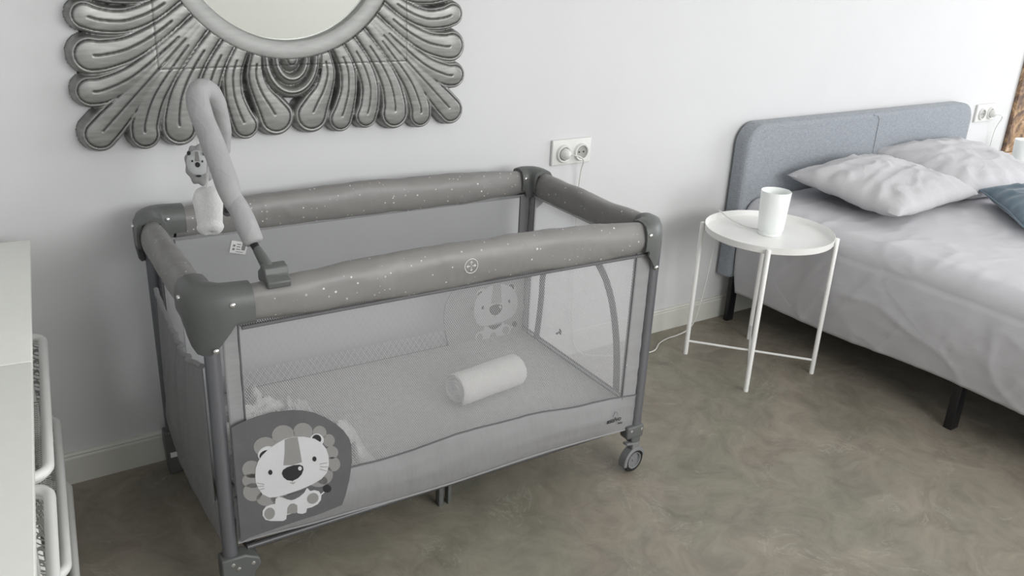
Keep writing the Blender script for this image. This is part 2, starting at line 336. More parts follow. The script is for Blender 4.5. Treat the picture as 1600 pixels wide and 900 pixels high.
LION = [
  ('patch', 0, [(0.0024, 0.469), (0.0353, 0.4763), (0.0675, 0.4812), (0.0976, 0.483), (0.1432, 0.4772), (0.1688, 0.4696), (0.1948, 0.4572), (0.2209, 0.4371), (0.2447, 0.4137), (0.2608, 0.394), (0.2742, 0.37), (0.2793, 0.3487), (0.2799, 0.305), (0.2722, 0.2568), (0.2613, 0.2156), (0.2519, 0.1917), (0.2002, 0.1856), (0.1117, 0.183), (0.0321, 0.1785), (-0.0093, 0.1728)]),
  ('mane', 1, [(0.1477, 0.4122), (0.146, 0.4045), (0.142, 0.3983), (0.136, 0.3943), (0.1286, 0.3927), (0.1206, 0.3939), (0.1128, 0.3975), (0.1059, 0.4033), (0.1007, 0.4107), (0.0975, 0.419), (0.0968, 0.4272), (0.0985, 0.4347), (0.1025, 0.4408), (0.1083, 0.4448), (0.1155, 0.4464), (0.1234, 0.4454), (0.1312, 0.4419), (0.1381, 0.4362), (0.1435, 0.4289), (0.1468, 0.4206)]),
  ('mane', 1, [(0.1885, 0.4108), (0.1871, 0.4043), (0.1837, 0.399), (0.1786, 0.3955), (0.1722, 0.3942), (0.1654, 0.3951), (0.1586, 0.3983), (0.1527, 0.4032), (0.1481, 0.4095), (0.1453, 0.4166), (0.1446, 0.4236), (0.146, 0.4301), (0.1494, 0.4353), (0.1544, 0.4387), (0.1606, 0.4401), (0.1674, 0.4393), (0.1741, 0.4362), (0.1801, 0.4314), (0.1848, 0.4251), (0.1877, 0.418)]),
  ('mane', 1, [(0.2206, 0.3991), (0.2196, 0.3938), (0.2171, 0.3895), (0.2133, 0.3866), (0.2087, 0.3855), (0.2037, 0.3861), (0.1988, 0.3884), (0.1944, 0.3923), (0.191, 0.3972), (0.189, 0.4028), (0.1884, 0.4085), (0.1894, 0.4137), (0.1919, 0.4179), (0.1956, 0.4208), (0.2001, 0.422), (0.2051, 0.4214), (0.21, 0.4191), (0.2144, 0.4153), (0.2179, 0.4104), (0.22, 0.4048)]),
  ('mane', 1, [(0.2395, 0.373), (0.2386, 0.368), (0.2364, 0.3639), (0.2331, 0.3611), (0.2291, 0.3599), (0.2247, 0.3604), (0.2203, 0.3626), (0.2164, 0.3662), (0.2135, 0.3708), (0.2116, 0.3761), (0.2111, 0.3814), (0.212, 0.3864), (0.2142, 0.3904), (0.2175, 0.3932), (0.2215, 0.3944), (0.2259, 0.3939), (0.2302, 0.3918), (0.2341, 0.3883), (0.2371, 0.3837), (0.239, 0.3784)]),
  ('mane', 1, [(0.2468, 0.3389), (0.2458, 0.3339), (0.2435, 0.3298), (0.2399, 0.3271), (0.2355, 0.326), (0.2307, 0.3267), (0.2259, 0.329), (0.2217, 0.3328), (0.2185, 0.3376), (0.2165, 0.343), (0.2159, 0.3485), (0.2169, 0.3535), (0.2192, 0.3575), (0.2227, 0.3602), (0.2271, 0.3613), (0.2319, 0.3607), (0.2366, 0.3584), (0.2408, 0.3547), (0.2441, 0.3499), (0.2462, 0.3445)]),
  ('mane', 1, [(0.2508, 0.3061), (0.2497, 0.3002), (0.247, 0.2955), (0.2429, 0.2924), (0.2378, 0.2912), (0.2323, 0.292), (0.2268, 0.2948), (0.222, 0.2992), (0.2182, 0.3048), (0.2159, 0.3111), (0.2153, 0.3174), (0.2164, 0.3231), (0.2191, 0.3278), (0.2231, 0.3309), (0.2281, 0.3321), (0.2336, 0.3313), (0.2391, 0.3287), (0.2439, 0.3243), (0.2477, 0.3187), (0.2501, 0.3124)]),
  ('mane', 1, [(0.232, 0.2828), (0.2306, 0.2751), (0.2272, 0.2688), (0.222, 0.2647), (0.2157, 0.2631), (0.2088, 0.2641), (0.2021, 0.2676), (0.1961, 0.2734), (0.1915, 0.2807), (0.1887, 0.2889), (0.188, 0.2972), (0.1894, 0.3048), (0.1928, 0.3109), (0.1978, 0.315), (0.204, 0.3166), (0.2108, 0.3157), (0.2175, 0.3123), (0.2236, 0.3067), (0.2282, 0.2994), (0.2311, 0.2912)]),
  ('mane', 1, [(0.2186, 0.2696), (0.2172, 0.265), (0.2138, 0.2616), (0.2085, 0.2598), (0.202, 0.2597), (0.1948, 0.2613), (0.1878, 0.2645), (0.1815, 0.2689), (0.1766, 0.2741), (0.1736, 0.2797), (0.1727, 0.2849), (0.174, 0.2895), (0.1774, 0.2928), (0.1826, 0.2947), (0.189, 0.2948), (0.1961, 0.2933), (0.2032, 0.2902), (0.2095, 0.2858), (0.2145, 0.2806), (0.2176, 0.275)]),
  ('mane', 1, [(0.1076, 0.3937), (0.1059, 0.3863), (0.1018, 0.3803), (0.0956, 0.3765), (0.0881, 0.3752), (0.08, 0.3765), (0.072, 0.3802), (0.065, 0.386), (0.0597, 0.3934), (0.0566, 0.4015), (0.0558, 0.4095), (0.0576, 0.4168), (0.0616, 0.4226), (0.0677, 0.4264), (0.075, 0.4278), (0.0831, 0.4267), (0.091, 0.4231), (0.098, 0.4174), (0.1035, 0.4101), (0.1068, 0.4019)]),
  ('mane', 1, [(0.069, 0.3481), (0.0675, 0.3417), (0.0642, 0.3365), (0.0592, 0.3331), (0.0532, 0.3319), (0.0467, 0.333), (0.0403, 0.3362), (0.0348, 0.3412), (0.0306, 0.3475), (0.0281, 0.3545), (0.0276, 0.3616), (0.0291, 0.3679), (0.0324, 0.373), (0.0373, 0.3764), (0.0432, 0.3776), (0.0496, 0.3767), (0.0559, 0.3736), (0.0615, 0.3687), (0.0658, 0.3623), (0.0684, 0.3553)]),
  ('mane', 1, [(0.0671, 0.319), (0.0657, 0.3136), (0.0624, 0.3093), (0.0575, 0.3067), (0.0515, 0.3061), (0.045, 0.3074), (0.0386, 0.3105), (0.033, 0.3151), (0.0287, 0.3207), (0.0262, 0.3269), (0.0256, 0.3329), (0.027, 0.3383), (0.0302, 0.3424), (0.0351, 0.345), (0.041, 0.3457), (0.0475, 0.3445), (0.0538, 0.3415), (0.0595, 0.337), (0.0638, 0.3313), (0.0665, 0.3251)]),
  ('mane', 1, [(0.0673, 0.2889), (0.0658, 0.2819), (0.0624, 0.2763), (0.0573, 0.2727), (0.0512, 0.2714), (0.0447, 0.2725), (0.0383, 0.276), (0.0327, 0.2814), (0.0285, 0.2882), (0.026, 0.2957), (0.0255, 0.3033), (0.027, 0.3101), (0.0304, 0.3156), (0.0353, 0.3192), (0.0413, 0.3205), (0.0478, 0.3195), (0.0542, 0.3162), (0.0598, 0.3109), (0.0641, 0.3041), (0.0667, 0.2965)]),
  ('mane', 1, [(0.0959, 0.2618), (0.0945, 0.2563), (0.0911, 0.2519), (0.0861, 0.2494), (0.0799, 0.2488), (0.0732, 0.2502), (0.0666, 0.2535), (0.0609, 0.2583), (0.0564, 0.2642), (0.0538, 0.2706), (0.0531, 0.2768), (0.0546, 0.2823), (0.0579, 0.2866), (0.0628, 0.2891), (0.0689, 0.2898), (0.0755, 0.2884), (0.0821, 0.2852), (0.0879, 0.2805), (0.0924, 0.2746), (0.0952, 0.2682)]),
  ('mane', 1, [(0.1262, 0.2531), (0.125, 0.2489), (0.1218, 0.2459), (0.1169, 0.2443), (0.111, 0.2443), (0.1045, 0.2458), (0.0981, 0.2488), (0.0925, 0.2529), (0.0881, 0.2578), (0.0854, 0.2628), (0.0847, 0.2676), (0.086, 0.2717), (0.0891, 0.2747), (0.0938, 0.2763), (0.0997, 0.2764), (0.1061, 0.2749), (0.1125, 0.2719), (0.1182, 0.2679), (0.1227, 0.2631), (0.1254, 0.258)]),
  ('light', 2, [(0.1006, 0.3912), (0.1018, 0.3855), (0.1011, 0.3798), (0.0985, 0.3746), (0.0944, 0.3704), (0.0891, 0.3677), (0.0832, 0.3667), (0.0772, 0.3675), (0.0718, 0.37), (0.0674, 0.3739), (0.0646, 0.379), (0.0634, 0.3846), (0.0642, 0.3902), (0.0667, 0.3953), (0.0708, 0.3995), (0.076, 0.4022), (0.0818, 0.4033), (0.0878, 0.4025), (0.0932, 0.4001), (0.0977, 0.3962)]),
  ('dark', 3, [(0.0915, 0.3867), (0.0922, 0.3831), (0.0916, 0.3794), (0.0899, 0.3761), (0.0871, 0.3734), (0.0835, 0.3716), (0.0795, 0.3708), (0.0755, 0.3713), (0.0719, 0.3728), (0.069, 0.3753), (0.0672, 0.3784), (0.0665, 0.382), (0.0671, 0.3856), (0.0688, 0.3889), (0.0716, 0.3916), (0.0752, 0.3934), (0.0791, 0.3942), (0.0831, 0.3938), (0.0867, 0.3923), (0.0896, 0.3898)]),
  ('light', 2, [(0.2134, 0.382), (0.2124, 0.3771), (0.2099, 0.3731), (0.2061, 0.3705), (0.2015, 0.3695), (0.1965, 0.3702), (0.1916, 0.3725), (0.1872, 0.3762), (0.1838, 0.381), (0.1818, 0.3863), (0.1812, 0.3916), (0.1822, 0.3964), (0.1847, 0.4004), (0.1884, 0.403), (0.1929, 0.404), (0.1979, 0.4033), (0.2028, 0.4011), (0.2072, 0.3974), (0.2106, 0.3927), (0.2128, 0.3874)]),
  ('dark', 3, [(0.2075, 0.3861), (0.2068, 0.3826), (0.2052, 0.3798), (0.2027, 0.3779), (0.1996, 0.3771), (0.1963, 0.3775), (0.193, 0.3791), (0.1901, 0.3817), (0.1878, 0.385), (0.1865, 0.3887), (0.1861, 0.3925), (0.1868, 0.396), (0.1884, 0.3988), (0.1909, 0.4007), (0.1939, 0.4015), (0.1973, 0.4011), (0.2005, 0.3996), (0.2035, 0.397), (0.2057, 0.3937), (0.2071, 0.39)]),
  ('light', 4, [(0.0544, 0.3351), (0.0567, 0.3551), (0.0628, 0.3707), (0.0723, 0.3836), (0.0872, 0.3953), (0.1057, 0.4042), (0.1241, 0.4104), (0.1423, 0.4103), (0.1658, 0.4045), (0.192, 0.392), (0.2077, 0.3765), (0.2179, 0.3582), (0.2227, 0.3384), (0.223, 0.3137), (0.2172, 0.2938), (0.2039, 0.2808), (0.1815, 0.2733), (0.154, 0.2683), (0.1216, 0.2665), (0.1004, 0.2664), (0.0822, 0.2703), (0.0675, 0.2839), (0.0585, 0.3039), (0.0545, 0.3203)]),
  ('mane', 5, [(0.124, 0.4093), (0.1387, 0.4102), (0.1532, 0.4076), (0.1569, 0.3739), (0.1601, 0.3399), (0.1387, 0.3388), (0.1179, 0.3443), (0.1224, 0.3786)]),
  ('dark', 6, [(0.0923, 0.334), (0.0919, 0.3321), (0.0912, 0.3305), (0.0901, 0.3294), (0.0888, 0.3289), (0.0873, 0.3291), (0.0859, 0.3298), (0.0847, 0.3312), (0.0838, 0.3329), (0.0833, 0.3349), (0.0832, 0.337), (0.0835, 0.3389), (0.0843, 0.3405), (0.0854, 0.3416), (0.0867, 0.3421), (0.0881, 0.3419), (0.0895, 0.3412), (0.0907, 0.3398), (0.0916, 0.3381), (0.0922, 0.3361)]),
  ('dark', 6, [(0.1941, 0.3382), (0.1938, 0.3362), (0.193, 0.3346), (0.1919, 0.3335), (0.1905, 0.333), (0.189, 0.3331), (0.1875, 0.3339), (0.1862, 0.3353), (0.1852, 0.3371), (0.1846, 0.3391), (0.1844, 0.3413), (0.1848, 0.3432), (0.1855, 0.3448), (0.1867, 0.346), (0.188, 0.3465), (0.1895, 0.3463), (0.191, 0.3455), (0.1923, 0.3442), (0.1933, 0.3424), (0.194, 0.3403)]),
  ('dark', 6, [(0.1131, 0.3248), (0.1162, 0.3328), (0.1254, 0.3371), (0.1413, 0.338), (0.1545, 0.335), (0.1617, 0.329), (0.1629, 0.3201), (0.158, 0.3083), (0.1491, 0.3008), (0.1366, 0.2976), (0.1236, 0.3038), (0.1162, 0.3135)]),
  ('light', 7, [(0.1588, 0.3239), (0.1585, 0.3223), (0.1578, 0.321), (0.1568, 0.3201), (0.1556, 0.3197), (0.1543, 0.3199), (0.153, 0.3206), (0.1519, 0.3217), (0.151, 0.3232), (0.1505, 0.3249), (0.1503, 0.3266), (0.1506, 0.3282), (0.1513, 0.3295), (0.1523, 0.3304), (0.1535, 0.3308), (0.1548, 0.3306), (0.1561, 0.33), (0.1572, 0.3288), (0.1581, 0.3273), (0.1587, 0.3256)]),
  ('mane', 6, [(0.1354, 0.2985), (0.1361, 0.2909), (0.1374, 0.2907), (0.1367, 0.2983)]),
  ('mane', 6, [(0.1303, 0.2948), (0.1364, 0.289), (0.137, 0.2902), (0.1309, 0.2959)]),
  ('mane', 6, [(0.1371, 0.2889), (0.1426, 0.2919), (0.1418, 0.2934), (0.1363, 0.2903)]),
  ('mane', 6, [(0.0567, 0.3171), (0.0725, 0.3081), (0.0728, 0.3094), (0.057, 0.3183)]),
  ('mane', 6, [(0.0552, 0.308), (0.0714, 0.3037), (0.0714, 0.305), (0.0552, 0.3093)]),
  ('mane', 6, [(0.0567, 0.2979), (0.0721, 0.2975), (0.0719, 0.2988), (0.0565, 0.2992)]),
  ('mane', 6, [(0.2012, 0.3218), (0.2189, 0.3199), (0.2187, 0.3213), (0.2011, 0.3232)]),
  ('mane', 6, [(0.2019, 0.3142), (0.2194, 0.3086), (0.2195, 0.3099), (0.202, 0.3156)]),
  ('mane', 6, [(0.2004, 0.3085), (0.2167, 0.2983), (0.217, 0.2995), (0.2008, 0.3097)]),
  ('light', 2, [(0.0941, 0.2489), (0.0959, 0.2618), (0.103, 0.2655), (0.1157, 0.2567), (0.1314, 0.2482), (0.1487, 0.2484), (0.1616, 0.2564), (0.1692, 0.2675), (0.1764, 0.2563), (0.1863, 0.2554), (0.1971, 0.2486), (0.2022, 0.2361), (0.2006, 0.2239), (0.1929, 0.2151), (0.1788, 0.2112), (0.1667, 0.2118), (0.164, 0.2013), (0.1551, 0.2007), (0.1444, 0.2058), (0.1405, 0.2148), (0.1294, 0.21), (0.1186, 0.2102), (0.1169, 0.1994), (0.1098, 0.197), (0.0967, 0.2012), (0.0811, 0.207), (0.0699, 0.2142), (0.064, 0.2276), (0.0653, 0.2407), (0.0731, 0.249), (0.0836, 0.2502)]),
  ('mane', 5, [(0.0906, 0.2194), (0.0884, 0.2157), (0.0854, 0.2132), (0.0819, 0.2122), (0.0782, 0.2127), (0.0747, 0.2147), (0.0718, 0.218), (0.0697, 0.2222), (0.0686, 0.227), (0.0687, 0.2318), (0.0699, 0.2363), (0.0721, 0.2399), (0.0751, 0.2424), (0.0785, 0.2435), (0.0822, 0.243), (0.0857, 0.2411), (0.0886, 0.2378), (0.0907, 0.2336), (0.0918, 0.2288), (0.0918, 0.2239)]),
  ('mane', 5, [(0.1929, 0.2416), (0.1946, 0.2372), (0.195, 0.2326), (0.1941, 0.2282), (0.192, 0.2245), (0.1888, 0.2218), (0.1849, 0.2204), (0.1807, 0.2204), (0.1766, 0.2219), (0.173, 0.2247), (0.1702, 0.2284), (0.1685, 0.2328), (0.1681, 0.2374), (0.169, 0.2418), (0.1712, 0.2455), (0.1743, 0.2481), (0.1781, 0.2496), (0.1823, 0.2495), (0.1864, 0.2481), (0.19, 0.2454)]),
  ('mane', 5, [(0.1198, 0.2135), (0.1218, 0.2297), (0.1281, 0.2369), (0.1362, 0.2365), (0.1439, 0.2287), (0.1436, 0.2124), (0.1402, 0.2086)]),
  ('patch', 5, [(0.1119, 0.2637), (0.1375, 0.2622), (0.1646, 0.2628), (0.1532, 0.253), (0.141, 0.2473), (0.1313, 0.247), (0.1209, 0.2531)]),
  ('light', 2, [(0.202, 0.2362), (0.2101, 0.2417), (0.2083, 0.2446), (0.2002, 0.2392)]),
  ('dark', 3, [(0.2268, 0.2467), (0.2261, 0.2435), (0.2246, 0.241), (0.2223, 0.2394), (0.2195, 0.2389), (0.2163, 0.2394), (0.2133, 0.241), (0.2105, 0.2435), (0.2084, 0.2466), (0.2071, 0.25), (0.2068, 0.2535), (0.2074, 0.2566), (0.2089, 0.259), (0.2112, 0.2606), (0.214, 0.2612), (0.2171, 0.2607), (0.2202, 0.2591), (0.2229, 0.2567), (0.2251, 0.2536), (0.2264, 0.2501)]),
]

# ------------------------------------------------------------------ room
RX0, RX1, RY0, RH = -1.6, 5.6, -4.5, 2.6
def struct(o): o['kind'] = 'structure'; return o
struct(MB().box(((RX0 + RX1) / 2, RY0 / 2, -0.05), (RX1 - RX0 + .4, -RY0 + .4, 0.1)).build('floor', MAT['floor'], smooth=False))
struct(MB().box(((RX0 + RX1) / 2, RY0 / 2, RH + 0.05), (RX1 - RX0 + .4, -RY0 + .4, 0.1)).build('ceiling', MAT['ceiling'], smooth=False))
struct(MB().box(((RX0 + RX1) / 2, 0.1, RH / 2), (RX1 - RX0 + .4, 0.2, RH)).build('wall_back', MAT['wall'], smooth=False))
struct(MB().box((RX0 - .1, RY0 / 2, RH / 2), (0.2, -RY0, RH)).build('wall_left', MAT['wall'], smooth=False))
def wall_with_hole(name, horiz, fixed, a0, a1, holes):
    mb = MB()
    def seg(p0, p1, z0, z1):
        if p1 - p0 < 1e-4 or z1 - z0 < 1e-4: return
        c = (p0 + p1) / 2; d = p1 - p0
        if horiz: mb.box((c, fixed, (z0 + z1) / 2), (d, 0.2, z1 - z0))
        else: mb.box((fixed, c, (z0 + z1) / 2), (0.2, d, z1 - z0))
    cur = a0
    for (h0, h1, z0, z1) in holes:
        seg(cur, h0, 0, RH); seg(h0, h1, 0, z0); seg(h0, h1, z1, RH); cur = h1
    seg(cur, a1, 0, RH)
    return struct(mb.build(name, MAT['ceiling' if horiz else 'wall'], smooth=False))
wall_with_hole('wall_right', False, RX1 + .1, RY0, 0, [(-3.1, -0.9, 0.3, 2.4)])
wall_with_hole('wall_front', True, RY0 - .1, RX0 - .2, RX1 + .2, [(-1.6 + .0, -0.2, 0.7, 2.3), (0.5, 3.5, 1.12, 2.4)])
def window(n, horiz, fixed, a0, a1, z0, z1):
    w = struct(empty('window_%d' % n, ((a0 + a1) / 2, fixed, z0) if horiz else (fixed, (a0 + a1) / 2, z0), 0 if horiz else pi / 2))
    W, H = a1 - a0, z1 - z0; f = MB()
    for x in (-W / 2 + .03, 0, W / 2 - .03): f.box((x, 0, H / 2), (.06, .07, H), bev=.004)
    for z in (.03, H - .03): f.box((0, 0, z), (W, .07, .06), bev=.004)
    f.build('window_frame', MAT['white_plastic'], w)
    MB().box((0, 0, H / 2), (W - .08, .008, H - .08)).build('window_pane', MAT['glass'], w, smooth=False)
window(1, False, RX1 + .1, -3.1, -0.9, 0.3, 2.4)
window(2, True, RY0 - .1, 0.5, 3.5, 1.12, 2.4)
window(3, True, RY0 - .1, -1.6, -0.2, 0.7, 2.3)
def skirting(name, a, b, y):
    prof = [(0, 0), (-.012, 0), (-.012, .078), (-.009, .084), (-.012, .088), (-.008, .094), (0, .095)]
    mb = MB(); vs = [(x, y + p, z) for x in (a, b) for p, z in prof]; n = len(prof)
    mb.add(vs, [[i, (i + 1) % n, n + (i + 1) % n, n + i] for i in range(n)] + [list(range(n)), [n + i for i in range(n)][::-1]])
    return struct(mb.build(name, MAT['trim'], smooth=False))
skirting('baseboard_back', RX0, RX1, 0)
bl = struct(MB().box((RX0 + .006, RY0 / 2, .0475), (.012, -RY0, .095), bev=.003).build('baseboard_left', MAT['trim']))
struct(MB().box((RX1 - .006, RY0 / 2, .0475), (.012, -RY0, .095), bev=.003).build('baseboard_right', MAT['trim']))
struct(MB().box(((RX0 + RX1) / 2, RY0 + .006, .0475), (RX1 - RX0, .012, .095), bev=.003).build('baseboard_front', MAT['trim']))

# ------------------------------------------------------------------ carved mirror
MC = (0.42, 0, 1.46)
mir = empty('wall_mirror', (MC[0], 0, 0.925), 0, 'square silver mirror with carved petal frame and round glass on the white wall', 'mirror')
PET = [  # centre lines (along the wall, down from the centre) and half widths from ring to tip
    ([(.086, .300), (.099, .361), (.088, .408), (.066, .448), (.050, .478)], [.022, .027, .032, .044, .054]),
    ([(.128, .290), (.157, .353), (.160, .412), (.148, .462), (.135, .495)], [.022, .028, .030, .035, .040]),
    ([(.160, .275), (.202, .340), (.225, .405), (.223, .460), (.213, .492)], [.022, .029, .033, .036, .038]),
    ([(.190, .252), (.251, .332), (.289, .403), (.303, .462), (.303, .490)], [.021, .029, .037, .045, .049]),
    ([(.216, .228), (.300, .328), (.357, .405), (.385, .470), (.388, .500)], [.019, .026, .034, .040, .041]),
    ([(.215, .215), (.31, .31), (.40, .40), (.46, .46), (.492, .492)], [.019, .026, .034, .044, .046]),
]
def dense(pts, ws, k=10):
    P = catmull([(a, b, 0) for a, b in pts], k); W = catmull([(w, 0, 0) for w in ws], k)
    return [(p.x, p.y, w.x) for p, w in zip(P, W)]
PD = [dense(*p) for p in PET]
allpet = []
for i, d in enumerate(PD):
    allpet.append(d)
    if i < 5: allpet.append([(b, a, w) for a, b, w in d])
# polyline lookup on a grid with numpy
import numpy as np
def petal_field(U, V):
    H = np.zeros_like(U); Ln = np.zeros_like(U)
    for d in allpet:
        best = np.full(U.shape, 9.0); bw = np.zeros_like(U); bt = np.zeros_like(U); bd = np.full(U.shape, 9.0)
        n = len(d)
        for i in range(n - 1):
            ax, ay, aw = d[i]; bx, by, bw_ = d[i + 1]
            dx, dy = bx - ax, by - ay; L2 = dx * dx + dy * dy
            t = ((U - ax) * dx + (V - ay) * dy) / L2
            t = np.clip(t, 0, 1); px = ax + dx * t; py = ay + dy * t
            dist = np.hypot(U - px, V - py); w = aw + (bw_ - aw) * t
            r = dist / w; m = r < best
            best = np.where(m, r, best); bw = np.where(m, w, bw); bt = np.where(m, (i + t) / (n - 1), bt); bd = np.where(m, dist, bd)
        ins = best < 1.0
        x = best
        e_ = np.clip((x - .78) / .22, 0, 1)
        dome = np.sqrt(np.clip(1 - e_ ** 2, 0, 1)) * (.94 + .06 * np.cos(np.clip(x / .70, 0, 1) * 1.4))
        h = np.where(ins, .010 + .034 * dome, 0)
        # engraved outline and midrib
        rim = 1.5 * np.exp(-((best - .70) * bw / .0017) ** 2)
        mid = 1.5 * np.exp(-(bd / .0016) ** 2) * (bt > .15) * (bt < .93)
        g = np.clip(rim + mid, 0, 1) * ins
        h = h - .0022 * g
        m = h > H
        Ln = np.where(m, g, Ln); H = np.where(m, h, H)
    # centre shell: nested arches under the ring
    s = np.hypot(U, (V - .325) * np.where(V > .325, .78, 1))
    sh = np.zeros_like(U); sg = np.zeros_like(U)
    for r0, r1 in ((-.03, .030), (.030, .057), (.057, .084)):
        c = (r0 + r1) / 2; hw = (r1 - r0) / 2; q = (s - c) / hw
        inn = np.abs(q) < 1
        hh = np.where(inn, .012 + .032 * np.sqrt(np.clip(1 - np.abs(q) ** 2.4, 0, 1)), 0)
        gg = (1.1 * np.exp(-((q - .15) * hw / .0016) ** 2) if r0 > 0 else np.exp(-((s - .012) / .0013) ** 2)) * inn
        sh = np.where(inn, hh - .002 * gg, sh); sg = np.where(inn, gg, sg)
    m = (s < .084) & (V > .30)
    H = np.where(m, sh, H); Ln = np.where(m, sg, Ln)
    # joinery seams of the square core
    return H, Ln
NG = 440; half = .56
ax_ = np.linspace(-half, half, NG + 1)
X, Y = np.meshgrid(ax_, ax_)
AU, AV = np.abs(X), np.abs(Y)
U = np.minimum(AU, AV); V = np.maximum(AU, AV)
# fold both ways: petals are mirrored over the diagonal already
Hh, Ln = petal_field(U, V)
R = np.hypot(X, Y)
seam = (np.exp(-((V - .342) / .0012) ** 2)) * (U < .342)
Ln = np.clip(Ln + .8 * seam * (R > .327), 0, 1); Hh = Hh - .0015 * seam * (Hh > 0.01)
Hh = np.where((R < .345) & (R > .28), np.maximum(Hh * (R > .325), .012), Hh)
Hh = np.where((R >= .30) & (R < .43) & (Hh < .012), .012, Hh)
on = Hh > .005
on &= R > .29
keep = on.copy()
for sy in (-1, 0, 1):
    for sx in (-1, 0, 1):
        keep |= np.roll(np.roll(on, sy, 0), sx, 1)
idx = -np.ones(X.shape, int); idx[keep] = np.arange(keep.sum())
vv = [(float(X[j, i]), -float(max(Hh[j, i], 0) if on[j, i] else 0) , float(Y[j, i]) + (MC[2] - .925)) for j, i in zip(*np.nonzero(keep))]
ff = []
k00, k10, k11, k01 = idx[:-1, :-1], idx[:-1, 1:], idx[1:, 1:], idx[1:, :-1]
ok = (k00 >= 0) & (k10 >= 0) & (k11 >= 0) & (k01 >= 0)
ff = np.stack([k00[ok], k10[ok], k11[ok], k01[ok]], -1).tolist()
me = bpy.data.meshes.new('carved_frame'); me.from_pydata(vv, [], ff); me.materials.append(MAT['silver'])
a = me.attributes.new('line', 'FLOAT', 'POINT'); a.data.foreach_set('value', Ln[keep].astype(np.float32))
me.polygons.foreach_set('use_smooth', [True] * len(me.polygons))
fr = bpy.data.objects.new('carved_frame', me); COL.objects.link(fr); fr.parent = mir
RM = Matrix.Rotation(pi / 2, 4, 'X')     # lathe z -> -y
zc = MC[2] - .925
prof = [(.279, .006), (.279, .028), (.281, .032), (.284, .034), (.322, .0375), (.3265, .036), (.3285, .032), (.328, .006)]
MB().lathe(prof + [prof[0]], (0, 0, zc), 128, RM).build('inner_ring', MAT['silver_ring'], mir, ang=50)
MB().lathe([(0, .014), (.281, .014), (.281, .004), (0, .004)], (0, 0, zc), 96, RM).build('mirror_glass', MAT['mirror'], mir)

# ------------------------------------------------------------------ sockets
def socket(x, z, label, plugs):
    t = empty('wall_socket', (x, 0, z), 0, label, 'socket', 'wall sockets')
    MB().box((0, -.006, 0), (.166, .012, .088), bev=.004).build('socket_plate', MAT['white_plastic'], t)
    for sx in (-.035, .040):
        MB().lathe([(.0, .0125), (.023, .0125), (.0235, .020), (.028, .021), (.031, .017), (.031, .008), (0, .008)], (sx, 0, -.004), 28, RM).build('socket_well', MAT['white_plastic'], t)
        MB().lathe([(0, .0135), (.0225, .0135), (.0225, .0128), (0, .0128)], (sx, 0, -.004), 24, RM).build('socket_face', MAT['socket_grey'], t)
        h = MB()
        for dx in (-.0095, .0095): h.lathe([(0, .0145), (.003, .0145), (.003, .013), (0, .013)], (sx + dx, 0, -.004), 12, RM)
        h.build('socket_holes', MAT['rubber'], t)
    return t
socket(1.408, .791, 'white double wall socket above the cot, lamp cord plugged in', 1)
socket(4.01, .762, 'white double wall socket at the right end of the headboard', 1)

# ------------------------------------------------------------------ travel cot
CL, CW, CA = 1.184, .609, -.028
cot = empty('travel_cot', (0, -.075, 0), CA, 'grey travel cot with netting sides and lion print standing against the wall', 'cot')
cc_, cs_ = cos(CA), sin(CA)
def w2c(x, y, z=0):
    y += .075; return Vector((x * cc_ + y * cs_, -x * cs_ + y * cc_, z))
def rail(p0, p1, out, bow=-.004, name='padded_rail'):
    """padded top rail between two corner caps; out = outward direction"""
    p0 = Vector(p0); p1 = Vector(p1); out = Vector(out); L = (p1 - p0).length; d = (p1 - p0).normalized()
    n = 28; K = 56; mb = MB(); rnd = random.random() * 10
    def fn(u, v):
        a = 2 * pi * v
        t = u; s = smooth(min(t, 1 - t) * 9)
        ca, sa = cos(a), sin(a)
        hw = .025 + .005 * s; hh = .038 + .005 * s + (.009 * sin(pi * t) if bow > 0 else 0)
        ex = abs(ca) ** .8 * (1 if ca > 0 else -1) * hw; ez = abs(sa) ** .9 * (1 if sa > 0 else -1) * hh
        zc = .734 + bow * sin(pi * t)
        q = noise.noise(Vector((t * L * 16 + ez * 40, ca * .8, rnd + sa * .8))) * .0020 + noise.noise(Vector((t * L * 5, ca, rnd + 5 + sa))) * .0035
        # diagonal pulls
        q += .0012 * sin((t * L * 90 + ez * 160)) * max(0, noise.noise(Vector((t * L * 4, 3, rnd))))
        sc = 1 + q / hw
        return p0 + d * (L * t) + out * (ex * sc) + Vector((0, 0, zc + ez * sc))
    mb.grid(fn, K, n)
    o = mb.build(name, MAT['rail'], cot, weld=True, ang=80)
    # dark binding under the padding and a narrow net hem
    b = MB()
    for side in (1, -1):
        pts = [p0 + d * (L * i / 20) + out * (side * .010 + .004) + Vector((0, 0, .690 + (bow * .2) * sin(pi * i / 20))) for i in range(21)]
        b.tube(pts, .0045, 8)
    b.build('rail_binding', MAT['seam'], o)
    return o
e = .070; e2 = .034
rail((e, -CW, 0), (CL - e2, -CW, 0), (0, -1, 0), .013)
rail((e, 0, 0), (CL - e2, 0, 0), (0, 1, 0), .005)
rail((0, -e, 0), (0, -CW + e, 0), (-1, 0, 0))
rail((CL, -e2, 0), (CL, -CW + e2, 0), (1, 0, 0))

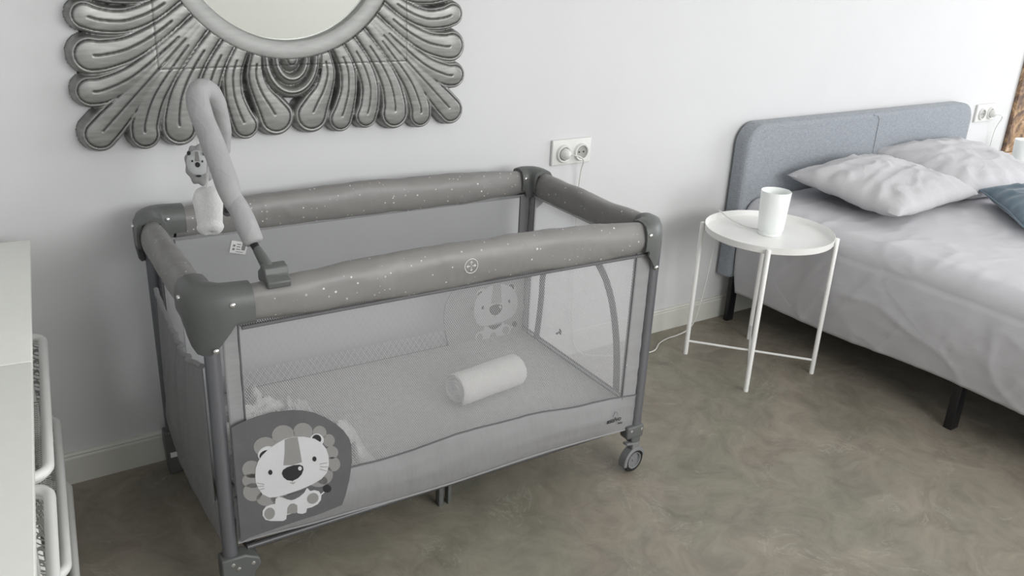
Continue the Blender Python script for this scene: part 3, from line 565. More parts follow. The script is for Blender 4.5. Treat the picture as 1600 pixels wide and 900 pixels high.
def cap(cx, cy, sx, sy):
    """corner shell: sweeps from one rail round the corner to the other"""
    # centre path (corner at origin, rails run towards -sx*x and -sy*y)
    A = .095 if sx < 0 else .060; r = .046; path = []
    ns = 8
    for i in range(ns): path.append((-(A - (A - r) * i / (ns - 1)), 0, 0, 1))
    for i in range(1, 9):
        th = pi / 2 * i / 8
        path.append((-r + r * sin(th), -r + r * cos(th), sin(th), cos(th)))
    for i in range(1, ns): path.append((0, -(r + (A - r) * i / (ns - 1)), 1, 0))
    path = [(p[0] + .000, p[1] + .000, p[2], p[3]) for p in path]
    Nn = len(path); mb = MB(); vs = []
    for k, (x, y, nx, ny) in enumerate(path):
        t = k / (Nn - 1); c = 1 - abs(2 * t - 1)        # 0 ends, 1 corner
        zb = .706 - .066 * smooth((c - .52) * 2.3); zi = .716 - .022 * smooth((c - .4) * 2.5)
        zt = .781 + .004 * c
        ow = .036
        sec = [(-.034, zi), (-.036, .745), (-.033, .765), (-.024, zt - .003), (-.008, zt + .002), (.010, zt + .001), (.025, zt - .006), (ow - .003, .762), (ow, .742), (ow, .715), (ow - .001, lerp(.71, zb, .5)), (ow - .004, zb),
               (ow - .008, zb), (ow - .006, .735), (.02, .765), (0, .774), (-.022, .765), (-.029, .745), (-.029, zi)]
        for o_, z in sec: vs.append(((x + nx * o_) * sx, (y + ny * o_) * sy, z))
    m_ = len(sec)
    fs = [[k * m_ + i, k * m_ + (i + 1) % m_, (k + 1) * m_ + (i + 1) % m_, (k + 1) * m_ + i] for k in range(Nn - 1) for i in range(m_)]
    fs += [list(range(m_)), [(Nn - 1) * m_ + i for i in range(m_)][::-1]]
    T = Matrix.Translation((cx, cy, 0))
    mb.add(vs, fs, T); 
    # inner core block that closes the corner from above
    o = mb.build('corner_cap', MAT['cap'], cot, ang=50)
    for (px, py, pz, ax) in ((-.05, .036, .752, 'y'), (.036, -.05, .752, 'x'), (-.012, .029, .655, 'y'), (-.05, -.035, .755, 'yi')):
        s = MB()
        Mx = {'y': Matrix.Rotation(-pi / 2 * sy, 4, 'X'), 'x': Matrix.Rotation(pi / 2 * sx, 4, 'Y'), 'yi': Matrix.Rotation(pi / 2 * sy, 4, 'X')}[ax]
        s.lathe([(.0058, -.002), (.0058, .001), (.004, .003), (0, .0036)], (cx + px * sx, cy + py * sy, pz), 14, Mx)
        s.build('screw', MAT['chrome'], o)
for (x, y, sx, sy) in ((0, 0, -1, 1), (0, -CW, -1, -1), (CL, 0, 1, 1), (CL, -CW, 1, -1)): cap(x, y, sx, sy)

for (x, y, z0) in ((0.008, 0, .105), (.008, -CW - .004, .105), (CL, 0, .15), (CL, -CW - .004, .15)):
    MB().tube([(x, y, z0), (x, y, .72)], .0165, 20, flat=.8, upv=(1, 0, 0)).build('corner_post', MAT['tube'], cot)

# fabric strips beside the posts
def sheet(name, fn, nu, nv, mat, th=.0015, parent=cot):
    o = MB().grid(fn, nu, nv).build(name, mat, parent, ang=70)
    if th:
        s = o.modifiers.new('thickness', 'SOLIDIFY'); s.thickness = th; s.offset = 0
    return o
FY = -CW - .006; BY = -.018; EX0 = .022; EX1 = CL - .022
for (x0, x1, y) in ((.030, .064, FY), (CL - .066, CL - .012, FY), (.030, .064, BY), (CL - .058, CL - .018, BY)):
    def fn(u, v, x0=x0, x1=x1, y=y):
        return (lerp(x0, x1, u), y + .002 * noise.noise(Vector((u, v * 18, x0 * 9))), lerp(.16, .70, v))
    sheet('corner_strip', fn, 6, 40, MAT['strip'])
for (y0, y1, x) in ((-.020, -.050, EX0), (-CW + .050, -CW + .016, EX0), (-.020, -.05, EX1), (-CW + .05, -CW + .016, EX1)):
    def fn(u, v, y0=y0, y1=y1, x=x):
        return (x + .002 * noise.noise(Vector((u, v * 18, y0 * 9))), lerp(y0, y1, u), lerp(.16, .70, v))
    sheet('corner_strip', fn, 6, 40, MAT['strip'])
def seamline(pts, r=.0022, par=cot, name='seam_tape', mat='seam'):
    return MB().tube(pts, r, 6).build(name, MAT[mat], par)
for (x, y) in ((.064, FY - .001), (CL - .066, FY - .001), (.064, BY), (CL - .058, BY), ): seamline([(x, y, .18), (x, y, .695)])
for (x, y) in ((EX0, -.05), (EX0, -CW + .05), (EX1, -.05), (EX1, -CW + .05), (EX0, BY), (EX1, BY)): seamline([(x, y, .18), (x, y, .695)])

# netting
sheet('mesh_panel', lambda u, v: (lerp(.06, CL - .055, u), FY, lerp(.25, .70, v)), 2, 2, MAT['net'], 0)
sheet('mesh_panel', lambda u, v: (lerp(.06, CL - .055, u), BY, lerp(.22, .70, v)), 2, 2, MAT['net_dense'], 0)
sheet('mesh_panel', lambda u, v: (EX0, lerp(-.05, -CW + .05, u), lerp(.22, .70, v)), 2, 2, MAT['net_dense'], 0)
sheet('mesh_panel', lambda u, v: (EX1, lerp(-.05, -CW + .05, u), lerp(.22, .70, v)), 2, 2, MAT['net_end'], 0)

# lower fabric bands
def ztop(x):
    P = [(-.02, .285), (.15, .287), (.37, .278), (.59, .292), (.78, .290), (.98, .272), (1.2, .256)]
    for (a, za), (b_, zb) in zip(P, P[1:]):
        if x <= b_: return lerp(za, zb, smooth((x - a) / (b_ - a)))
    return P[-1][1]
def fband(u, v):
    x = lerp(.026, CL - .016, u); zt = ztop(x - .015); zb = .152 + .004 * sin(x * 9) + .010 * smooth(1 - u * 6) 
    bul = .013 * sin(pi * min(1, v * 1.0)) * smooth(u * 8) * smooth((1 - u) * 8)
    wr = .0022 * noise.noise(Vector((x * 26, v * .6, 2))) * v + .002 * noise.noise(Vector((x * 7, v * 5, 8)))
    return (x, FY - .0015 - bul + wr, lerp(zb, zt, v))
fb = sheet('lower_band', fband, 120, 16, MAT['band'], .002)
seamline([Vector(fband(i / 60, 1)) + Vector((0, -.002, 0)) for i in range(61)], .0022, fb, 'band_piping')
seamline([Vector(fband(i / 60, 0)) + Vector((0, -.001, 0)) for i in range(61)], .003, fb, 'band_hem', 'strip')
def bband(u, v):
    x = lerp(.026, CL - .016, u); return (x, BY + .002 + .012 * sin(pi * v), lerp(.152, .272, v))
bb_ = sheet('lower_band', bband, 40, 8, MAT['band'], .002)
def lband(u, v):
    y = lerp(-.015, -CW + .012, u); return (-.0 - .018 * sin(pi * v) * sin(pi * u) ** .5 + .003 * noise.noise(Vector((y * 20, v * 3, 4))), y, lerp(.130 + .012 * cos(u * 7), .26, v))
sheet('lower_band', lband, 40, 10, MAT['band'], .002)
def rband(u, v):
    y = lerp(-.015, -CW + .012, u); return (EX1 + .004 + .010 * sin(pi * v), y, lerp(.155, .232, v))
rb_ = sheet('lower_band', rband, 40, 8, MAT['band'], .002)
seamline([(EX1 - .002, lerp(-.02, -CW + .02, i / 10), .234) for i in range(11)], .003, rb_, 'band_piping')

# zip door arch on the right end
arch = catmull([w2c(1.15, -0.218, 0.222), w2c(1.15, -0.228, 0.3), w2c(1.15, -0.234, 0.38), w2c(1.15, -0.236, 0.46), w2c(1.15, -0.262, 0.54), w2c(1.15, -0.32, 0.59), w2c(1.15, -0.4, 0.612), w2c(1.15, -0.47, 0.608), w2c(1.15, -0.535, 0.575), w2c(1.15, -0.585, 0.512), w2c(1.15, -0.618, 0.43), w2c(1.15, -0.638, 0.34), w2c(1.15, -0.65, 0.235)], 8)
mb = MB(); vs = []
for i, p in enumerate(arch):
    a = arch[max(i - 1, 0)]; b_ = arch[min(i + 1, len(arch) - 1)]; d = (b_ - a).normalized(); nrm = Vector((0, -d.z, d.y))
    for s_ in (-.013, .013):
        for dx in (-.003, .001): vs.append(Vector((EX1 - .004 + dx, p.y, p.z)) + nrm * s_)
n = len(arch)
fs = []
for i in range(n - 1):
    q = [i * 4, i * 4 + 1, i * 4 + 3, i * 4 + 2]; r_ = [k + 4 for k in q]
    for k in range(4): fs.append([q[k], q[(k + 1) % 4], r_[(k + 1) % 4], r_[k]])
mb.add(vs, fs); zp = mb.build('zip_door_arch', MAT['p_patch'], cot, ang=30)
z_ = MB().box((EX1 - .004, -.235, .297), (.004, .006, .030), Euler((.9, 0, 0)).to_matrix(), bev=.001)
z_.box((EX1 - .004, -.243, .303), (.004, .005, .018), Euler((-.5, 0, 0)).to_matrix(), bev=.001)
z_.build('zip_pull', MAT['p_dark'], zp)

# baggy storage pocket hung on the left end
def pocket(u, v):
    y = lerp(-.085, -CW + .045, u)
    top = .592 - .050 * sin(pi * u) ; bot = .165
    z = lerp(bot, top, v)
    bulge = .022 * sin(pi * min(1, v * .93 + .05)) ** .7 * sin(pi * u) ** .6
    wr = .016 * noise.noise(Vector((u * 7, v * 1.8, 1))) + .010 * noise.noise(Vector((u * 26, v * 3, 5))) * (.3 + .7 * v)
    return (-.004 - bulge + wr * sin(pi * u), y, z)
pk = sheet('storage_pocket', pocket, 50, 40, MAT['band'], .002)
MB().tube([Vector(pocket(i / 40, 1)) + Vector((.0, 0, 0)) for i in range(41)], .006, 8).build('elastic_hem', MAT['strip'], pk)

# printed lion patches
def prism_multi(mb, poly, y0, y1, mi):
    mb.mi = mi; mb.prism(poly, y0, y1)
def lion_patch(mode):
    names = {'mane': 0, 'light': 1, 'dark': 2, 'patch': 3}
    mats = [MAT['p_mane'], MAT['p_light'], MAT['p_dark'], MAT['p_patch']]
    outs = []
    for k, layer, poly in LION:
        q = []
        for x, z in poly:
            c = w2c(x, -.697); q.append((c.x, z))
        outs.append((k, layer, q))
    P = MB(); 
    if mode == 'front':
        base = [(max(a, .030), b_) for a, b_ in outs[0][2]]
        P.prism(base, FY - .0165, FY - .0150)
        po = P.build('lion_patch', MAT['p_patch'], cot, smooth=False)
        L = MB()
        for k, layer, q in outs[1:]: prism_multi(L, q, FY - .0168 - .0003 * layer, FY - .0160, names[k])
        L.build('lion_print', mats, po, smooth=False)
    else:
        ox = .893; oz = -.004
        base = [(CL - .03 - a, b_) for a, b_ in outs[0][2]]
        P.prism(base, BY - .0035, BY - .002); po = P.build('lion_patch', MAT['net_patch'], cot, smooth=False)
        L = MB()
        for k, layer, q in outs[1:]:
            q = [(a + ox, b_ + oz) for a, b_ in q]
            prism_multi(L, q, BY - .0036 - .0003 * layer, BY - .0030, names[k])
        L.build('lion_print', [MAT['p_mane2'], MAT['p_light2'], MAT['p_dark2'], MAT['p_patch']], po, smooth=False)
MAT['net_patch'] = plain('print_back_grey', (0.33, 0.33, 0.335), 0.7, namt=.04)
MAT['p_mane2'] = plain('print_back_mid', (0.34, 0.34, 0.34), 0.7, namt=.02)
MAT['p_light2'] = plain('print_back_light', (0.52, 0.52, 0.53), 0.7, namt=.02)
MAT['p_dark2'] = plain('print_back_dark', (0.10, 0.10, 0.10), 0.7, namt=.02)
lion_patch('front'); lion_patch('back')

def text_part(body, size, M, mat, name, parent, italic=0.0, ext=.0003):
    c = bpy.data.curves.new(name, 'FONT'); c.body = body; c.size = size; c.shear = italic; c.extrude = ext; c.offset = size * .012
    c.align_x = 'CENTER'; c.align_y = 'CENTER'
    t = bpy.data.objects.new(name, c); COL.objects.link(t)
    dg = bpy.context.evaluated_depsgraph_get(); dg.update()
    me = bpy.data.meshes.new_from_object(t.evaluated_get(dg)); COL.objects.unlink(t); bpy.data.objects.remove(t)
    me.transform(M); me.materials.clear(); me.materials.append(mat); me.name = name
    o = bpy.data.objects.new(name, me); COL.objects.link(o); o.parent = parent; return o
FX = Matrix.Rotation(pi / 2, 4, 'X')
bx_ = w2c(1.068, -.7).x
text_part('asalvo', .021, Matrix.Translation((bx_, FY - .0150, .202)) @ FX, MAT['p_dark'], 'brand_text', cot, .15)
text_part('baby', .009, Matrix.Translation((bx_ + .024, FY - .0150, .187)) @ FX, MAT['p_dark'], 'brand_subtext', cot, .15)
lg = MB(); lg.tube([(bx_ - .004, FY - .0145, .214), (bx_ + .002, FY - .0145, .228), (bx_ + .010, FY - .0145, .224), (bx_ + .012, FY - .0145, .215)], .0007, 6)
lg.build('brand_mark', MAT['p_patch'], cot)
# round white emblem on the front rail
er = w2c(.579, -.733).x; em = MB(); EY = -CW - .0325; EZ = .750
em.tube([(er + .017 * cos(a), EY + .0 , EZ + .0175 * sin(a)) for a in [2 * pi * i / 36 for i in range(36)]], .0008, 6, closed=True)
for a in range(4):
    c_, s_ = cos(a * pi / 2), sin(a * pi / 2)
    em.tube([(er + c_ * .003, EY, EZ + s_ * .003), (er + c_ * .012, EY, EZ + s_ * .012)], .0007, 6)
    em.tube([(er + c_ * .008 - s_ * .003, EY, EZ + s_ * .008 + c_ * .003), (er + c_ * .012, EY, EZ + s_ * .012), (er + c_ * .008 + s_ * .003, EY, EZ + s_ * .008 - c_ * .003)], .0007, 6)
em.build('rail_emblem', MAT['tag'], cot)
# white care tag inside the back panel
tg = MB(); c0 = w2c(.225, -.09, .650)
Mt = Matrix.Translation((c0.x, BY - .005, .651)) @ Matrix.Rotation(.28, 4, 'Y')
tg.box((0, 0, 0), (.044, .0012, .034), M=Mt)
tgo = tg.build('care_tag', MAT['tag'], cot, smooth=False)
tk = MB()
for (x, z, w_, h_) in ((.013, .004, .010, .020), (-.001, .009, .010, .0025), (-.001, .002, .010, .0025), (-.001, -.005, .010, .0025), (-.013, .004, .006, .006), (-.013, -.006, .006, .006), (.004, -.012, .02, .0015)):
    tk.box((x, -.0009, z), (w_, .0004, h_), M=Mt)
tk.build('tag_print', MAT['p_mane'], tgo, smooth=False)

# feet, bracket, castors, under-frame
for y, sy in ((0, 1), (-CW - .004, -1)):
    f = MB(); x = .008
    prof = [(-.024, .135), (.030, .135), (.060, .118), (.064, .100), (.052, .085), (.042, .060), (.034, .030), (.034, .0), (-.020, 0), (-.022, .04), (-.025, .1)]
    f.prism([(x + a, z) for a, z in prof], y - .020, y + .020)
    o = f.build('foot', MAT['cap'], cot, ang=30)
    bv = o.modifiers.new('b', 'BEVEL'); bv.width = .004; bv.segments = 2; bv.limit_method = 'ANGLE'
    for dx, z in ((.0, .118), (.012, .104), (.045, .108)):
        MB().lathe([(.005, -.001), (.005, .001), (0, .0025)], (x + dx, y - .020, z), 12, Matrix.Rotation(pi / 2, 4, 'X')).build('rivet', MAT['chrome'], o)
    if sy > 0: MB().box((x - .001, y - .0205, .062), (.026, .001, .016)).build('foot_sticker', MAT['tag'], o, smooth=False)
for y, sy in ((0, 1), (-CW - .004, -1)):
    x = CL
    c = MB()
    c.box((x - .012, y, .138), (.062, .036, .040), bev=.006)
    c.box((x - .004, y, .112), (.034, .030, .03), bev=.005)
    o = c.build('castor', MAT['cap'], cot, ang=40)
    for dx in (-.028, .010):
        MB().lathe([(.0045, -.001), (.0045, .001), (0, .0025)], (x + dx, y - .018, .145), 12, Matrix.Rotation(pi / 2, 4, 'X')).build('rivet', MAT['chrome'], o)
    wx, wy, wz = x - .004, y - .004, .038
    T = Matrix.Translation((wx, wy, wz)) @ Matrix.Rotation(radians(8), 4, 'Z') @ Matrix.Rotation(pi / 2, 4, 'X')
    def lat(prof, n=40):
        q = MB(); q.lathe(prof, (0, 0, 0), n, None)
        q.v = [T @ v_ for v_ in q.v]; return q
    lat([(.0262, .011), (.036, .0105), (.0378, .006), (.0378, -.006), (.036, -.0105), (.0262, -.011), (.0262, .011)]).build('tyre', MAT['rubber'], o)
    lat([(0, .009), (.004, .009), (.006, .006), (.021, .0055), (.0235, .0115), (.0268, .012), (.0268, -.012), (.0235, -.0115), (.021, -.0055), (0, -.006)]).build('wheel_hub', MAT['hub'], o)
    lat([(.0035, .009), (.0035, .0105), (0, .0112)], 12).build('axle', MAT['chrome'], o)
    # fender: arc over the wheel
    fe = MB(); vs = []; na = 20
    for i in range(na + 1):
        a = radians(lerp(15, 195, i / na)); 
        for (r_, zz) in ((.040, .0145), (.044, .012), (.044, -.012), (.040, -.0145), (.034, -.0145), (.034, -.0125), (.0395, -.0115), (.0395, .0115), (.034, .0125), (.034, .0145)):
            vs.append((r_ * cos(a), r_ * sin(a), zz))
    k = 10
    fs = [[i * k + j, i * k + (j + 1) % k, (i + 1) * k + (j + 1) % k, (i + 1) * k + j] for i in range(na) for j in range(k)] + [list(range(k)), [na * k + j for j in range(k)][::-1]]
    fe.add(vs, fs, T); fe.box((0, .050, 0), (.030, .024, .024), bev=.004, M=T)
    fe.build('fender', MAT['hub'], o, ang=40)
    bl_ = MB(); bl_.box((-.040, .056, .004), (.036, .007, .018), bev=.002, M=T @ Matrix.Rotation(-.25, 4, 'Z')); bl_.build('brake_lever', MAT['hub'], o)
hubp = (CL / 2, -CW / 2, .165)
for (x, y, z) in ((.05, -.03, .125), (.05, -CW + .03, .125), (CL - .04, -.03, .14), (CL - .04, -CW + .03, .14)):
    MB().tube([(x, y, z), (hubp[0], hubp[1], hubp[2])], .009, 12).build('brace_tube', MAT['dark_tube'], cot)
for y in (-CW + .0, 0.0):
    MB().tube([(.05, y + (.012 if y < -.1 else -.012), .128), (CL - .04, y + (.012 if y < -.1 else -.012), .142)], .008, 12).build('side_tube', MAT['dark_tube'], cot)
cl_ = w2c(.595, -.595)
for y in (cl_.y, cl_.y + .45):
    g = MB(); g.box((cl_.x - .012, y, .075), (.014, .022, .15), bev=.002); g.box((cl_.x + .014, y, .075), (.010, .022, .15), bev=.002)
    g.box((cl_.x, y, .146), (.12, .03, .016), bev=.003)
    g.build('middle_leg', MAT['cap'], cot)

# ------------------------------------------------------------------ things in the cot
MZ = .215
def cmap(x, y, z): # cot local -> world
    return Vector((x * cc_ - y * cs_, -.075 + x * cs_ + y * cc_, z))
mb = MB()
def mt(u, v):
    x = lerp(.028, CL - .022, u); y = lerp(-CW + .014, -.014, v)
    return cmap(x, y, MZ + .0015 * noise.noise(Vector((x * 4, y * 4, 0))))
mb.grid(mt, 30, 16); mt0 = lambda u, v: mt(u, v) - Vector((0, 0, .03)); mb.grid(mt0, 1, 1)
n_ = 31 * 17
def edge(i, j): return j * 31 + i
ring = [edge(i, 0) for i in range(31)] + [edge(30, j) for j in range(1, 17)] + [edge(i, 16) for i in range(29, -1, -1)] + [edge(0, j) for j in range(15, 0, -1)]
b0 = len(mb.v); mb.v += [mb.v[i] - Vector((0, 0, .03)) for i in ring]
for i in range(len(ring)):
    j = (i + 1) % len(ring); mb.f.append([ring[i], ring[j], b0 + j, b0 + i]); mb.m.append(0)
tag(mb.build('cot_mattress', MAT['matpad'], ang=50), 'flat grey mattress pad lying inside the travel cot', 'mattress')

# rolled white towel
tw = empty('rolled_towel', (0, 0, 0), 0, 'white rolled towel lying on the grey cot mattress', 'towel')
A_ = Vector((.705, -.462, 0)); B_ = Vector((.938, -.432, 0)); d = (B_ - A_).normalized(); nn = Vector((-d.y, d.x, 0)); Lr = (B_ - A_).length
RT = .050
body = MB()
def tf(u, v):
    a = 2 * pi * v
    rr = RT * (1 + .05 * noise.noise(Vector((u * 3, cos(a), sin(a))))) 
    if u > .93: rr *= sqrt(max(0, 1 - ((u - .93) / .07) ** 2)) * .35 + .65
    if u < .05: rr *= .93 + .07 * (u / .05)
    rr *= 1 + .018 * math.exp(-((u - .12) / .012) ** 2) - .018 * math.exp(-((u - .085) / .008) ** 2) - .02 * math.exp(-((u - .36) / .006) ** 2)
    z = sin(a) * rr * .94; z = max(z, -RT * .9)
    return A_ + d * (Lr * u) + nn * (cos(a) * rr) + Vector((0, 0, MZ + .002 + RT * .9 + z))
body.grid(tf, 60, 40)
ctr = A_ + d * (Lr) + Vector((0, 0, MZ + .002 + RT * .9)); b0 = len(body.v); body.v.append(ctr)
for i in range(40):
    body.f.append([i * 61 + 60, (i + 1) * 61 + 60, b0]); body.m.append(0)
body.build('towel_roll', MAT['towel'], tw, weld=True, ang=80)
sp = MB()
def spi(u, v):
    a = u * 2 * pi * 3.6; r = .006 + (RT * .90 - .006) * (u)
    off = Vector((0, 0, MZ + .002 + RT * .9)) + A_ + nn * (cos(a) * r) + Vector((0, 0, sin(a) * r * .93))
    return off + d * lerp(.03, -.004 + .004 * sin(a * 1.3), v)
sp.grid(spi, 140, 3); so = sp.build('towel_folds', MAT['towel'], tw, ang=80)
sm = so.modifiers.new('t', 'SOLIDIFY'); sm.thickness = .0055; sm.offset = 0

# crumpled muslin
mu_ = MB()
def mus(u, v):
    x = lerp(.05, .40, u); y = lerp(-CW + .035, -.12, v)
    x += .03 * noise.noise(Vector((v * 3, 1, u))) ; y += .05 * noise.noise(Vector((u * 3.3, 4, v)))
    if u > .6 and v > .5: x -= (u - .6) * (v - .5) * .45; y -= (u - .6) * (v - .5) * .5
    f = abs(noise.noise(Vector((u * 3.2 + v * 1.5, v * 3.4 - u, 2)))) ; g = abs(noise.noise(Vector((u * 7, v * 7, 6))))
    edge_ = smooth(min(u, v, 1 - u, 1 - v) * 9)
    z = MZ + .006 + (.055 * max(0, 1 - f * 2.4) ** 2 + .030 * max(0, 1 - g * 2.6) ** 2 + .012) * edge_ * (.55 + .45 * smooth(1.1 - u))
    return cmap(x, y, z)
mu_.grid(mus, 70, 60); mo = mu_.build('muslin_cloth', MAT['blanket'], ang=80)
s = mo.modifiers.new('t', 'SOLIDIFY'); s.thickness = .003; s.offset = 1
tag(mo, 'crumpled grey muslin cloth in the left corner of the cot', 'cloth')

# ------------------------------------------------------------------ toy arm
arm = empty('toy_arm', (.133, -.68, .775), 0, 'padded grey hooked toy arm clamped to the front rail of the cot', 'toy arm')
O = Vector((.133, -.68, .775))
def A3(*p): return [Vector(q) - O for q in p]
c = MB(); Rz = Matrix.Rotation(-.028, 4, 'Z')
prof = [(-.026, -.012), (-.031, .004), (-.018, .030), (-.002, .034), (.006, .018), (.026, .012), (.034, .003), (.030, -.014)]
c.add([(x, y, z) for x in (-.025, .025) for (y, z) in [(a, b_ + .012) for a, b_ in [(-.034, -.018), (-.036, -.004), (-.020, .006), (-.014, .022), (.008, .026), (.018, .012), (.034, .002), (.036, -.014), (.030, -.02)]]],
      [[i, (i + 1) % 9, 9 + (i + 1) % 9, 9 + i] for i in range(9)] + [list(range(9)), [9 + i for i in range(9)][::-1]], Rz)
co = c.build('rail_clamp', MAT['cap'], arm, ang=30)
bv = co.modifiers.new('b', 'BEVEL'); bv.width = .003; bv.segments = 2; bv.limit_method = 'ANGLE'
P = A3((.124, -.672, .800), (.113, -.640, .832))
dv = (P[1] - P[0]).normalized()
MB().tube([P[0] - dv * .010, P[0], P[0] + dv * .012, P[1], P[1] + dv * .004], [.010, .0155, .0155, .012, .010], 16, flat=.75, upv=(0, -.6, .8)).build('pivot_link', MAT['cap'], arm)
MB().lathe([(.0055, 0), (.0055, .003), (0, .005)], P[0] + Vector((0.002, -.013, .004)), 14, Matrix.Rotation(pi / 2 - .5, 4, 'X')).build('screw', MAT['chrome'], arm)
MB().tube([P[1] - dv * .004, P[1] + dv * .03], .0085, 14).build('black_stem', MAT['black'], arm)
path = catmull(A3((.110, -.632, .844), (.104, -.608, .876), (.099, -.580, .905), (.094, -.553, .930)), 6)
rs = [.0205 + .004 * sin(pi * i / (len(path) - 1)) - .004 * (i / (len(path) - 1)) for i in range(len(path))]; rs[0] = .017
MB().tube(path, rs, 20).build('padded_sleeve', MAT['sleeve'], arm, ang=70)
pts = [(.100, -.585, .893), (.091, -.560, .925), (.088, -.515, .975), (.084, -.46, 1.030), (.079, -.415, 1.077), (.082, -.385, 1.106), (.098, -.365, 1.119), (.121, -.350, 1.108), (.138, -.340, 1.075), (.150, -.325, 1.020), (.151, -.310, .975), (.150, -.305, .958)]
path = catmull(A3(*pts), 8); nP = len(path)
rs = []
for i in range(nP):
    t = i / (nP - 1)
    r_ = .0245 - .010 * smooth((t - .5) * 2.5) + .0018 * noise.noise(Vector((t * 14, 0, 0)))
    if t < .12: r_ *= .55 + .45 * t / .12
    if t > .95: r_ *= 1 - .5 * (t - .95) / .05
    rs.append(r_ + .0007 * sin(t * 90) * smooth((t - .5) * 4) * smooth((.8 - t) * 6))
MB().tube(path, rs, 24).build('padded_sleeve', MAT['sleeve'], arm, ang=70)

# hanging toys
def cordp(a, b_, par, r=.0018, mat='cord'):
    mid = (Vector(a) + Vector(b_)) / 2 + Vector((.001, 0, 0)); return MB().tube(catmull([a, mid, b_], 5), r, 8).build('hanging_cord', MAT[mat], par)
ty = empty('plush_toy', (.068, -.455, .825), 0, 'white plush toy hanging on a white cord from the toy arm', 'toy')
def plush(u, v):
    th = pi * v; a = 2 * pi * u
    prof = sin(th) ** .55
    z = .052 * cos(th) + .048
    w = lerp(.036, .0275, smooth((cos(th) * -1 + 1) / 2 * 1.3)) ; w += .006 * smooth((-cos(th) - .45) * 4)
    lob = 1 + .05 * cos(2 * a + .6) * smooth(-cos(th) * 2)
    return (w * prof * cos(a) * lob, w * .82 * prof * sin(a), z - .006 * smooth(-cos(th) * 2) * cos(2 * a + .4))
MB().grid(plush, 32, 24).build('plush_body', MAT['plush'], ty, weld=True, ang=80)
cordp((.0, 0, .098), (.012, .0, .222), ty, .0028, 'plush')
lt = empty('lion_toy', (.079, -.36, .905), 0, 'flat grey lion face toy hanging behind the white plush toy', 'toy')
Mz = Matrix.Translation((0, 0, .046)) @ Matrix.Rotation(radians(-28), 4, 'Z')
mb = MB()
def disc(w_, h_, t_, off):
    def f(u, v):
        a = 2 * pi * u; th = pi * v; s_ = sin(th) ** .5
        sc = 1 + .06 * cos(9 * a) * s_ if off else 1
        return Mz @ Vector((w_ * s_ * cos(a) * sc, t_ * cos(th), h_ * s_ * sin(a) * sc))
    return f
mb.grid(disc(.031, .047, .010, True), 54, 14); mb.build('mane', MAT['p_mane2'], lt, weld=True, ang=80)
fa = MB()
def face(u, v):
    a = 2 * pi * u; r = v; return Mz @ Vector((.025 * r * cos(a), -.0125 + .004 * r ** 4, .006 + .030 * r * sin(a)))
fa.grid(face, 32, 6); fa.build('face', MAT['p_light'], lt, weld=True)
ft = MB()
def dk(cx, cz, rx, rz): ft.prism([(cx + rx * cos(2 * pi * i / 14), cz + rz * sin(2 * pi * i / 14)) for i in range(14)], -.0140, -.0125, Mz)
dk(0, .004, .0055, .006); dk(-.011, .012, .0018, .0025); dk(.011, .012, .0018, .0025); dk(-.017, .030, .004, .005); dk(.017, .030, .004, .005); dk(0, -.022, .006, .0025)
ft.build('face_marks', MAT['p_dark'], lt, smooth=False)
sb = MB(); sb.prism([(-.005, .012), (.005, .012), (.003, .034), (-.003, .034)], -.0135, -.0122, Mz); sb.build('forehead_stripe', MAT['p_mane'], lt, smooth=False)
cordp((0, 0, .09), (.006, -.012, .178), lt, .0012)
tt = empty('dark_toy', (.149, -.305, .805), 0, 'small dark grey toy hanging from the tip of the toy arm', 'toy')
MB().ball((0, 0, .022), (.016, .013, .022), 18).build('toy_body', MAT['p_patch'], tt)
MB().ball((-.004, -.012, .020), (.007, .004, .008), 12).build('toy_face', MAT['p_dark'], tt)
cordp((0, 0, .04), (.001, .0, .156), tt, .0012)

# ------------------------------------------------------------------ bed
HX0, HX1 = 2.215, 3.775
bed = empty('bed', ((HX0 + HX1) / 2, -.06, 0), 0, 'double bed with blue-grey fabric headboard and black legs', 'bed')
BX = (HX0 + HX1) / 2
def rrect(x0, x1, z0, z1, r, k=8, rb=.01):
    pts = []
    for (cx, cz, a0, r_) in ((x1 - rb, z0 + rb, -90, rb), (x1 - r, z1 - r, 0, r), (x0 + r, z1 - r, 90, r), (x0 + rb, z0 + rb, 180, rb)):
        for i in range(k + 1):
            a = radians(a0 + 90 * i / k); pts.append((cx + r_ * cos(a), cz + r_ * sin(a)))
    return pts
def pillow_board(x0, x1, z0, z1, yb, yf, r):
    mb = MB(); lay = [(yb, 0), (yf + .018, 0), (yf + .007, .003), (yf + .001, .010), (yf, .022)]
    n = None
    for k, (y, ins) in enumerate(lay):
        P = rrect(x0 + ins, x1 - ins, z0 + ins, z1 - ins, max(r - ins, .01)); n = len(P)
        mb.add([(x, y, z) for x, z in P], [])
    for k in range(len(lay) - 1):
        for i in range(n): mb.f.append([k * n + i, k * n + (i + 1) % n, (k + 1) * n + (i + 1) % n, (k + 1) * n + i]); mb.m.append(0)
    mb.f.append(list(range(n))); mb.m.append(0); mb.f.append([(len(lay) - 1) * n + i for i in range(n)][::-1]); mb.m.append(0)
    return mb
hb = pillow_board(HX0 - BX, HX1 - BX, .205, .838, .045, -.018, .085).build('headboard', MAT['headboard'], bed, ang=50)
P = rrect(HX0 - BX + .006, HX1 - BX - .006, .21, .833, .08)
hp = MB().tube([(x, -.010, z) for x, z in P], .0035, 6, closed=True).build('headboard_piping', MAT['headboard'], hb)
sx_ = 3.03 - BX
MB().tube([(sx_ - .045, -.0185, .828), (sx_ - .015, -.0185, .824), (sx_, -.0185, .805), (sx_ + .0, -.0185, .5), (sx_, -.0185, .25)], .0025, 6).build('headboard_seam', MAT['headboard'], hb)
